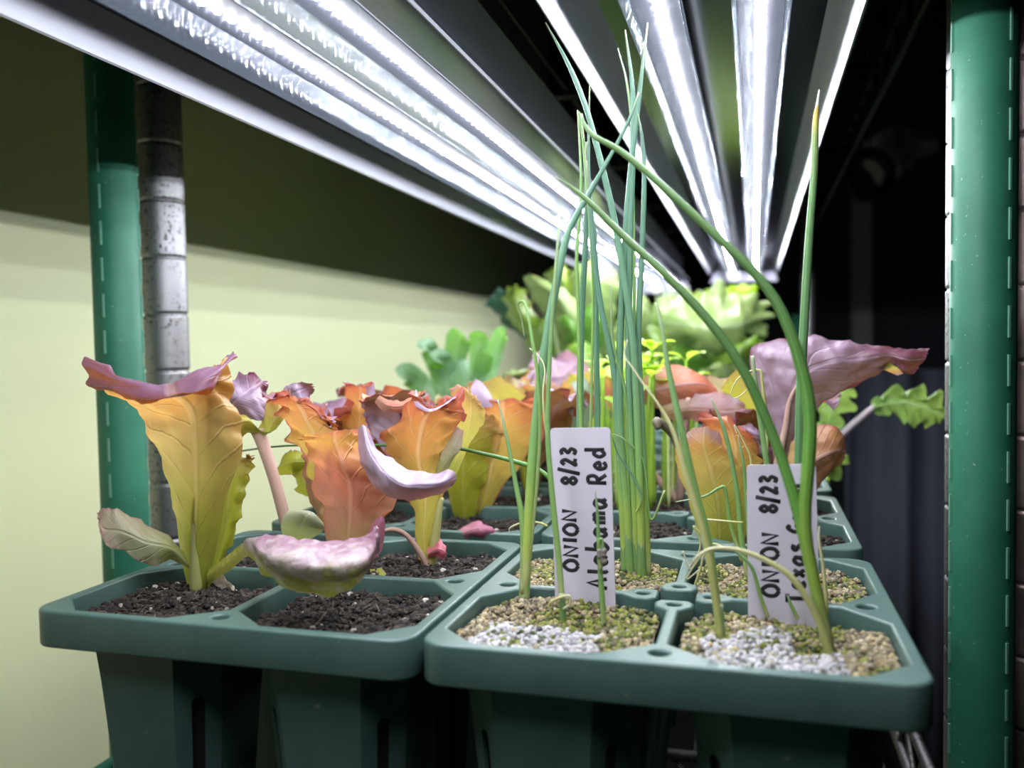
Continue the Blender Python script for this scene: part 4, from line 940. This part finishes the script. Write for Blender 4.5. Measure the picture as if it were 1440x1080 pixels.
# ------------------------------------------------------------------ name tags
GL = {'O': [[(.35, 0), (.05, .25), (.05, .7), (.35, 1), (.65, .7), (.65, .25), (.35, 0)]], 'N': [[(0, 0), (.02, 1), (.55, .05), (.6, 1)]], 'I': [[(.1, 0), (.12, 1)]],
      '8': [[(.3, .5), (.05, .75), (.3, 1), (.55, .75), (.3, .5), (.02, .22), (.3, 0), (.58, .22), (.3, .5)]], '/': [[(0, -.25), (.45, 1.3)]],
      '2': [[(.05, .8), (.3, 1), (.5, .75), (.3, .4), (.02, .02), (.3, .08), (.6, .02)]], '3': [[(.05, .92), (.35, 1), (.52, .78), (.22, .52), (.55, .3), (.35, 0), (.02, .1)]],
      'A': [[(0, 0), (.32, 1), (.62, 0)], [(.12, .35), (.52, .38)]], 'l': [[(.1, 1.05), (.1, .1), (.22, 0)]], 'b': [[(.05, 1.1), (.05, 0), (.35, .02), (.5, .28), (.35, .55), (.06, .45)]],
      'a': [[(.5, .5), (.25, .58), (.02, .3), (.2, .0), (.48, .3), (.5, .55), (.5, .1), (.62, 0)]], 'm': [[(0, 0), (.02, .55), (.04, .4), (.2, .58), (.3, .4), (.3, 0), (.3, .4), (.48, .58), (.6, .4), (.6, 0)]],
      'R': [[(.03, 0), (.05, 1)], [(.03, .98), (.4, 1), (.52, .75), (.4, .52), (.06, .48)], [(.2, .48), (.58, 0)]], 'e': [[(.04, .3), (.5, .34), (.3, .6), (.06, .38), (.12, .06), (.35, 0), (.52, .12)]],
      'd': [[(.48, .45), (.22, .58), (.02, .28), (.2, 0), (.46, .15)], [(.5, 1.1), (.5, 0)]], 'T': [[(0, .98), (.6, 1)], [(.3, 1), (.3, 0)]], 'x': [[(0, .55), (.45, 0)], [(.45, .58), (0, 0)]],
      's': [[(.42, .5), (.2, .58), (.05, .42), (.38, .18), (.2, 0), (.0, .08)]], 'G': [[(.58, .85), (.35, 1), (.05, .65), (.08, .2), (.35, 0), (.6, .15), (.6, .45), (.36, .45)]],
      'r': [[(.03, .58), (.04, 0), (.05, .35), (.2, .55), (.36, .52)]], 'n': [[(.02, .58), (.03, 0), (.05, .38), (.25, .58), (.42, .4), (.44, 0)]], 'o': [[(.25, 0), (.03, .28), (.25, .58), (.48, .28), (.25, 0)]]}
TAGM = plain('white_tag_plastic', (.56, .51, .60), .4, var=.03, scale=60.)
INK = plain('black_marker', (.012, .012, .016), .5)
def tag(corners, y, words, label):
    """corners: top left, top right, bottom right, bottom left sight lines"""
    tl_, tr_, br_, bl_ = [aty(a, b, yy) for (a, b), yy in zip(corners, y)]
    dn = (bl_-tl_); dn /= np.linalg.norm(dn); bl2, br2 = bl_+dn*.02, br_+dn*.02
    nn = np.cross(tr_-tl_, bl_-tl_); nn /= np.linalg.norm(nn)
    if nn@(CAM-tl_) < 0: nn = -nn
    th = nn*.0004
    b = (bl_+br_)/2; b[2] = SOILZ
    t = thing('plant_tag', b, label, 'plant tag', 'white name tags')
    # rounded outline
    def pt(s, q): return (tl_*(1-s)+tr_*s)*(1-q)+(bl2*(1-s)+br2*s)*q
    r = .05; rq = r*np.linalg.norm(tr_-tl_)/np.linalg.norm(bl2-tl_)
    ol = [pt(0, rq), pt(r*.3, rq*.3), pt(r, 0), pt(1-r, 0), pt(1-r*.3, rq*.3), pt(1, rq), pt(1, .98), pt(.85, 1), pt(.15, 1), pt(0, .98)]
    n = len(ol); V = [p+th for p in ol]+[p-th for p in ol]
    F = [tuple(range(n)), tuple(range(2*n-1, n-1, -1))]+[(i, n+i, n+(i+1) % n, (i+1) % n) for i in range(n)]
    add('panel', (np.array(V), F), TAGM, t, smooth=False)
    for text, s0, s1, q0, q1 in words:
        # text runs bottom (q0) to top (q1); letters stand with their heads to the left (s0), feet at s1
        def pq(s, q): return (tl_*(1-s)+tr_*s)*(1-q)+(bl_*(1-s)+br_*s)*q
        adv = []; x = 0
        for ch in text:
            if ch == ' ': adv.append(None); x += .5; continue
            w = max(p[0] for st in GL[ch] for p in st); adv.append((ch, x)); x += w+.34
        tot = x-.34; gs = []
        wd = .00066
        for it in adv:
            if not it: continue
            ch, x0 = it; js = rnd.uniform(-.05, .05)
            for st in GL[ch]:
                P2 = catmull([(a, c, 0) for a, c in st], max(8, 6*len(st))) if len(st) > 3 and ch not in 'NAT' else catmull(st, 2) if len(st) == 2 else np.array([(a, c, 0) for a, c in st])
                P = []
                for p in P2:
                    s = s1+(s0-s1)*(p[1]+js); q = q0+(q1-q0)*(x0+p[0])/tot
                    P.append(pq(s, q)+nn*.00045)
                g = tube(P, wd, 8)
                ctr = g[0]
                # flatten onto the tag face
                off = (ctr-(tl_+nn*.00045))@nn
                gs.append((ctr-np.outer(off*.88, nn), g[1]))
        add('lettering', join(*gs), INK, t, label='hand written black marker line')
    return t
tag([(774, 602), (858, 601), (866, 852), (781, 846)], (.0625, .0625, .0592, .0592),
    [('ONION', .17, .41, .815, .475), ('8/23', .17, .41, .32, .12), ('Alabama', .56, .88, .905, .40), ('Red', .60, .90, .315, .125)],
    'left white name tag, handwritten for a red onion')
tag([(1050, 654), (1147, 652), (1154, 872), (1052, 866)], (.0625, .0625, .0592, .0592),
    [('ONION', .20, .44, .86, .457), ('8/23', .20, .43, .31, .08), ('Texas', .55, .80, .895, .52), ('Grano', .57, .81, .44, .14)],
    'right white name tag, partly hidden by arching green onion leaves')

# ------------------------------------------------------------------ sprouts
R = random.Random(5)
protos = []
def sprout(h, seed):
    q = random.Random(seed)
    t = thing('sprout', (0, 0, 0), 'thin yellow green sprout in the patch behind the onion clump', 'sprout', 'sprouts behind the onion clump')
    lean = (q.uniform(-.006, .006), q.uniform(-.006, .006))
    tip = np.array([lean[0], lean[1], h])
    add('stem', tube([(0, 0, 0), (lean[0]*.3, lean[1]*.3, h*.5), tip], [.0011, .0010, .0008], 6, 10), stalk_mat('sprout_stem%d' % seed, [(0, (.68, .74, .35)), (1, (.6, .75, .2))], trans=.3) if not protos else protos[0].children[0].data.materials[0], t)
    for k in range(q.choice([2, 2, 3])):
        az = q.uniform(0, 6.28)
        add('leaf', blade(tip, az, q.uniform(.009, .015), q.uniform(.0045, .007), .8, -.3, nu=7, nv=10, cup=.2, pet=.15, pw=.15, seed=k), Lspr, t)
    return t
for i in range(6): protos.append(sprout(R.uniform(.045, .075), 70+i))
for i in range(46):
    o = protos[i] if i < 6 else copy_tree(protos[R.randrange(6)])
    x = R.uniform(-.004, .058); y = R.uniform(.285, .40)
    if i % 2 == 0: x = R.uniform(.008, .05); y = R.uniform(.222, .29)
    move(o, x, y, SOILZ); o.rotation_euler.z = R.uniform(0, 6.28); s = R.uniform(.85, 1.2); o.scale = (s, s, s)

# ------------------------------------------------------------------ background greens
def bg_plant(name, base, label, cat): return thing(name, base, label, cat, 'leafy greens at the back')
sp = bg_plant('spoon_greens', (*atz(640, 610, SOILZ)[:1], .50, SOILZ), 'glossy spoon leaved green plant against the pale wall', 'leafy green')
b_ = BASE[sp.name]; b_[0] = aty(640, 560, .50)[0]; sp.location.x = b_[0]
def spoon(pts, w, y, mat=None, seed=0, flip=False, ruf=0., rf=8.):
    P = [aty(p[0], p[1], y+(p[2] if len(p) > 2 else 0)) for p in pts]
    d = np.mean([(p-CAM)@FW for p in P]); rows = []; n = 18
    P = catmull(P, n); T = np.gradient(P, axis=0)
    for i in range(n):
        t = T[i]/np.linalg.norm(T[i]); s = np.cross(t, FW); s /= np.linalg.norm(s)+1e-9
        f = i/(n-1); ww = np.interp(f, np.linspace(0, 1, len(w)), w)*.5*d/FPX
        if f > .78: ww *= max(.06, (1-((f-.78)/.22)**2))**.5
        n_ = -FW
        rows.append([P[i]-s*ww, P[i]-s*ww*.5+n_*ww*.3, P[i]+n_*ww*.4, P[i]+s*ww*.5+n_*ww*.3, P[i]+s*ww])
    return loft(rows, nu=13, nv=36, wr=.0022, wf=55, seed=seed, flip=flip, ruf=ruf, rf=rf)
for i, (pts, w) in enumerate([([(640, 605), (618, 575), (590, 540), (572, 526, -.02), (560, 530, -.04)], (10, 26, 34, 32, 28)), ([(642, 600), (622, 550), (610, 505), (600, 488, -.02), (592, 492, -.04)], (10, 20, 26, 26, 22)),
                              ([(650, 600), (640, 560), (640, 510), (645, 478, -.01), (648, 468, -.03)], (10, 24, 32, 36, 32)), ([(655, 600), (668, 560), (672, 510), (673, 476, -.01), (672, 466, -.03)], (10, 18, 24, 26, 24)),
                              ([(658, 600), (682, 550), (692, 510), (704, 472, -.01), (712, 466, -.03)], (8, 20, 24, 22, 16)), ([(650, 600), (638, 570), (628, 530), (618, 506, -.02), (612, 506, -.04)], (8, 26, 34, 34, 30)),
                              ([(658, 605), (670, 570), (676, 530), (682, 500, -.02), (684, 494, -.03)], (8, 20, 26, 24, 20)), ([(652, 600), (655, 560), (655, 530), (645, 505)], (8, 30, 34, 34)),
                              ([(660, 605), (690, 585), (700, 555), (694, 530, -.02)], (8, 20, 26, 24)), ([(656, 605), (680, 580, -.03), (690, 545, -.05)], (8, 24, 26))]):
    add('leaf', spoon(pts, w, .50, seed=i, flip=True), Lspoon, sp)
add('stem', tube([b_, aty(645, 590, .50)], [.006, .005], 10, 6), GrnRib, sp)

broad = bg_plant('broad_leaf_greens', (aty(790, 560, .70)[0], .70, SOILZ), 'tall broad leaved pale green plant behind the onion leaves', 'leafy green')
bb = BASE[broad.name]
def bgl(rows, mat, par, seed, flip=True, label=None, ruf=.002):
    return add('leaf', patch([[(p[0], p[1], r[0]+(p[2] if len(p) > 2 else 0)) for p in r[1:]] for r in rows], nu=15, nv=26, ruf=ruf, rf=7, wr=.004, wf=45, jag=.002, seed=seed, flip=flip), mat, par, label=label)
Lcream = leaf_mat('cream_green_leaf', [(0, (0.170, 0.255, 0.102)), (.5, (0.281, 0.348, 0.221)), (.9, (0.340, 0.391, 0.272)), (1, (0.340, 0.340, 0.068))], [(0, (0.170, 0.255, 0.068)), (1, (0.230, 0.306, 0.102))], veins=(0.357, 0.425, 0.306), trans=.2, rough=.3, tcol=(0.145, 0.230, 0.085))
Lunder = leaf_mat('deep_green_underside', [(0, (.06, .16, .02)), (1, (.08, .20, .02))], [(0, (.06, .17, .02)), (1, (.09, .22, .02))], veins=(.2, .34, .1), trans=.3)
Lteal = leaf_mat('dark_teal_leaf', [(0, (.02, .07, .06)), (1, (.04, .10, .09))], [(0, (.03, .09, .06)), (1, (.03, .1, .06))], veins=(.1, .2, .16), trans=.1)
bgl([(.70, (815, 560), (832, 560, -.02), (846, 550)), (.69, (792, 490), (815, 480, -.03), (842, 470)), (.68, (762, 440), (792, 425, -.03), (822, 430)), (.67, (742, 410), (764, 402, -.02), (784, 404)), (.66, (736, 390), (743, 386), (752, 387))], Lcream, broad, 20, label='pale pointed leaf with yellow tip')
bgl([(.74, (822, 500), (838, 500), (856, 498)), (.73, (806, 440), (836, 440, -.03), (866, 442)), (.72, (796, 400), (834, 392, -.03), (872, 404)), (.72, (812, 372), (836, 366), (858, 376))], Lcream, broad, 21)
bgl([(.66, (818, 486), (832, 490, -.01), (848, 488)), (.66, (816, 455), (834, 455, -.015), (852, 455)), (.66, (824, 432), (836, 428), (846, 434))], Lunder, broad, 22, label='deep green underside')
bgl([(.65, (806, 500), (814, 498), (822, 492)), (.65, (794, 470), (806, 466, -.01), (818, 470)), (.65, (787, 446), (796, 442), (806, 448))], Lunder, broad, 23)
bgl([(.63, (826, 590), (838, 592), (850, 588)), (.62, (802, 545), (828, 540, -.02), (856, 540)), (.62, (792, 510), (820, 500, -.02), (848, 506)), (.62, (800, 484), (816, 480), (832, 484))], Lbroad, broad, 24)
bgl([(.72, (790, 520), (800, 520), (810, 518)), (.71, (748, 500), (770, 490, -.02), (796, 490)), (.70, (742, 470), (760, 460, -.02), (785, 468)), (.70, (752, 450), (764, 446), (776, 452))], Lbroad, broad, 25)
bgl([(.72, (752, 480), (758, 476), (764, 470)), (.71, (722, 455), (735, 446, -.02), (752, 440)), (.71, (708, 425), (724, 416, -.02), (742, 418)), (.71, (712, 406), (724, 402), (734, 406))], Llime, broad, 26)
bgl([(.76, (745, 480), (752, 474), (760, 466)), (.76, (712, 458), (724, 448, -.01), (738, 440)), (.76, (690, 434), (702, 424), (714, 416)), (.76, (680, 430), (690, 418), (702, 404))], Lteal, broad, 27, label='dark teal leaf')
bgl([(.70, (850, 560), (862, 560), (874, 556)), (.69, (856, 500), (880, 495, -.03), (906, 500)), (.68, (866, 450), (892, 440, -.03), (918, 452)), (.67, (880, 418), (896, 412), (912, 420))], Lcream, broad, 28)
bgl([(.72, (796, 430), (804, 430), (812, 426)), (.72, (776, 410), (794, 400, -.02), (812, 402)), (.72, (770, 392), (786, 384, -.02), (802, 388)), (.72, (776, 376), (786, 372), (796, 376))], Llime, broad, 29)
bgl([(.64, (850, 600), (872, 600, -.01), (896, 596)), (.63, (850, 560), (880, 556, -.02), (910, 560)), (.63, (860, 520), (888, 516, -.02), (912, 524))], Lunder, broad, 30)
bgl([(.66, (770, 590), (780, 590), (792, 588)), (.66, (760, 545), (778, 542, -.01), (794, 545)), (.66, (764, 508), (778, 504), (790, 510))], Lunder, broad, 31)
add('leaf_stalk', tube([aty(800, 590, .69), aty(790, 520, .68), aty(775, 450, .68), aty(750, 395, .67)], [.004, .003, .002, .001], 8, 16), GrnRib, broad)
bgl([(.46, (752, 565), (742, 570), (732, 572)), (.45, (752, 540), (735, 545, -.01), (715, 562)), (.44, (742, 522), (720, 528, -.02), (700, 552)), (.44, (720, 520), (704, 530, -.01), (690, 548))], Lcream, broad, 32, flip=False, label='folded pale yellow leaf low at the front')
add('stem', tube([bb, aty(797, 580, .70)], [.008, .007], 10, 6), GrnRib, broad)
lime = bg_plant('ruffled_greens', (aty(990, 580, .80)[0], .80, SOILZ), 'large ruffled light green plant under the end of the right light', 'leafy green')
lb = BASE[lime.name]
bgl([(.80, (990, 540), (1000, 540), (1012, 536)), (.79, (960, 480), (990, 470, -.02), (1024, 470)), (.78, (958, 430), (1000, 425, -.02), (1040, 428)), (.77, (985, 410), (1012, 402), (1040, 406))], Llime, lime, 40, ruf=.006)
bgl([(.76, (1030, 420), (1046, 424), (1060, 420)), (.75, (1026, 408), (1046, 412, -.01), (1066, 404)), (.75, (1030, 402), (1050, 402), (1068, 399))], leaf_mat('bright_lime_underside', [(0, (.3, .5, .02)), (1, (.35, .55, .02))], [(0, (.3, .5, .02)), (1, (.35, .55, .02))], veins=(.5, .6, .1), trans=.5), lime, 41, label='bright lime underside')
bgl([(.78, (940, 480), (930, 470), (922, 455)), (.77, (955, 450), (940, 436, -.02), (925, 425)), (.77, (968, 420), (950, 410, -.01), (934, 408))], Llime, lime, 42, ruf=.006)
bgl([(.72, (1010, 560), (1020, 560), (1030, 556)), (.71, (1000, 525), (1030, 520, -.02), (1062, 510)), (.70, (1010, 495), (1045, 485, -.02), (1075, 490)), (.70, (1035, 478), (1055, 474), (1072, 480))], Lbroad, lime, 43, ruf=.004)
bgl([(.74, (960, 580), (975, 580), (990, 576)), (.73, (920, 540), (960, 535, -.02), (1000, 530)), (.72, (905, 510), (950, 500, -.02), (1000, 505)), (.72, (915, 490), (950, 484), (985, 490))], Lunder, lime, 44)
bgl([(.70, (1000, 570), (1015, 570), (1030, 566)), (.69, (985, 545), (1020, 535, -.02), (1052, 540)), (.68, (985, 520), (1020, 510, -.02), (1050, 518))], Lcream, lime, 45, ruf=.004)
bgl([(.70, (925, 540), (930, 540), (940, 538)), (.69, (905, 500), (925, 495, -.02), (945, 500)), (.69, (888, 470), (910, 462, -.02), (935, 470)), (.69, (890, 450), (908, 444), (925, 450))], Lbroad, lime, 46, ruf=.003)
add('leaf_stalk', tube([aty(992, 590, .79), aty(985, 520, .77), aty(985, 470, .74), aty(985, 430, .71)], [.005, .004, .003, .0015], 8, 16), GrnRib, lime)
g = patch([D(.74, (918, 428), (916, 450), (924, 482)), D(.73, (940, 414), (942, 455, -.03), (950, 492)), D(.72, (975, 418), (980, 458, -.05), (985, 494, -.01)), D(.72, (1010, 408), (1014, 460, -.05), (1016, 500, -.01)), D(.73, (1045, 416), (1050, 455, -.03), (1052, 482)), D(.75, (1078, 424), (1080, 445), (1076, 462))],
          nu=25, nv=40, ruf=.008, rf=8, wr=.012, wf=28, seed=71, flip=True)
add('leaf', g, Lcream, lime, label='large crumpled pale leaf facing the camera')
add('stem', tube([lb, aty(992, 590, .80)], [.009, .008], 10, 6), GrnRib, lime)
cot = bg_plant('round_leaf_seedling', (aty(815, 640, .33)[0], .33, SOILZ), 'small seedling with round pale leaves just left of the onion clump', 'seedling')
for i, (pts, w) in enumerate([([(815, 640), (812, 600), (812, 560), (825, 528)], (8, 40, 46, 40, 10)), ([(815, 650), (845, 610), (852, 580), (850, 545)], (6, 18, 24, 20, 6)), ([(815, 650), (800, 620), (800, 590), (812, 570)], (6, 40, 50, 44, 16)), ([(815, 655), (830, 620), (842, 600), (860, 590)], (6, 30, 34, 30, 10))]):
    add('leaf', spoon(pts, w, .32, seed=60+i, flip=True), Lbroad if i < 2 else Lspr, cot)
add('stem', tube([BASE[cot.name], aty(815, 640, .325)], [.003, .002], 8, 6), GrnRib, cot)
# kale at the right
kale = bg_plant('kale_plant', (.112, .42, SOILZ), 'kale with one lobed leaf held out on a purple stalk, far right', 'kale plant')
yk = .40
kp = [(1196, 600), (1215, 585), (1232, 570)]
add('leaf_stalk', tube([(.112, .42, SOILZ), aty(1150, 640, yk), aty(1196, 600, yk), aty(1234, 568, yk)], [.003, .0028, .0026, .002], 8, 20), PurRib, kale)
def kale_leaf(axis, hw, y, lobes, seed):
    P = catmull([aty(a, b, y+c) for a, b, c in axis], 70); T = np.gradient(P, axis=0); rows = []
    d = (P[0]-CAM)@FW
    def lob(x): return .30+.70*abs(math.sin(x))**.7*(1+.18*math.sin(2.3*x+seed))
    for i in range(70):
        t = i/69; s = np.cross(T[i]/np.linalg.norm(T[i]), FW); s /= np.linalg.norm(s)
        w0 = hw*d/FPX*math.sin(math.pi*min(1, .08+.90*t))**.5
        wa = w0*lob(t*lobes*math.pi+seed); wb = w0*lob(t*lobes*math.pi+seed+1.1)
        fwd = T[i]/np.linalg.norm(T[i])*w0*.35
        rows.append([P[i]-s*wa+fwd+np.array([0, .004, 0]), P[i]-s*wa*.5, P[i]-FW*.004, P[i]+s*wb*.5, P[i]+s*wb+fwd+np.array([0, -.006, 0])])
    return loft(rows, nu=15, nv=120, wr=.003, wf=60, seed=seed)
add('leaf', kale_leaf([(1226, 572, 0), (1262, 566, -.006), (1295, 572, -.01), (1324, 586, -.01)], 30, yk, 4, 1), Lkale, kale, label='lobed leaf held out to the right')
add('leaf', kale_leaf([(1150, 640, 0), (1160, 600, 0), (1175, 565, 0), (1195, 545, .0)], 26, yk, 3, 2), Lkale, kale)
add('leaf', kale_leaf([(1140, 650, 0), (1165, 660, -.02), (1190, 640, -.03)], 18, yk, 3, 3), Lkale, kale)
add('leaf', kale_leaf([(1060, 640, 0), (1066, 620, 0), (1080, 610, 0)], 14, .3, 2, 3), Lspr, kale)
add('leaf', kale_leaf([(1150, 690, 0), (1156, 678, 0), (1162, 672, 0)], 9, .34, 2, 4), Lspr, kale)

# ------------------------------------------------------------------ dim things in the dark room
xs = np.linspace(.30, 1.6, 90); V = []; F = []
for k, z in enumerate((-ZR+.02, .02)):
    for i, x in enumerate(xs): V.append((x, 1.9+.03*math.sin(x*42)+.018*math.sin(x*97+1), z))
n = len(xs); F = [(i, i+1, n+i+1, n+i) for i in range(n-1)]
cu = add('curtain', (np.array(V), F), plain('slate_curtain', (.10, .11, .15), .8), label='slate grey cloth hanging in folds in the dark behind the rack', cat='curtain')
cu.modifiers.new('cloth', 'SOLIDIFY').thickness = .003
bag = patch([D(1.5, (1215, 200), (1245, 182, -.03), (1270, 176, -.02), (1290, 185)), D(1.5, (1212, 230), (1250, 210, -.05), (1275, 205, -.03), (1312, 195)), D(1.5, (1240, 260), (1262, 240, -.04), (1280, 225, -.03), (1310, 212)), D(1.5, (1254, 268), (1258, 262), (1262, 256), (1268, 250))], nu=25, nv=25, wr=.02, wf=18, seed=3)
add('ceiling', box(-1.5, 3.1, -1.7, 3.3, 1.5, 1.6), DARKWALL, kind='structure', smooth=False, base=(0, 0, 1.5))
o = add('plastic_bag', bag, plain('grey_plastic_film', (.4, .4, .45), .4), label='crumpled grey plastic bag hanging in the dark beside the right post', cat='plastic bag')
o.modifiers.new('film', 'SOLIDIFY').thickness = .002
bt = bag[0][len(bag[0])//50*0+12]
add('cord', tube([(bt[0], bt[1], bt[2]-.004), (bt[0], bt[1], 1.5)], .0015, 6), BLACKP, o)
b0 = aty(1222, 246, 1.40); rr_ = 30*((b0-CAM)@FW)/FPX
cc = add('cable_coil', tube([b0+rr_*(RT*math.cos(t)+UP*math.sin(t)) for t in np.linspace(0, 6.2, 30)], rr_*.28, 10), BLACKP, label='black coiled cable below the grey plastic bag', cat='cable coil')
add('cord', tube([b0+UP*rr_, (b0+UP*rr_)*np.array([1, 1, 0])+np.array([0, 0, 1.5])], .0015, 6), BLACKP, cc)
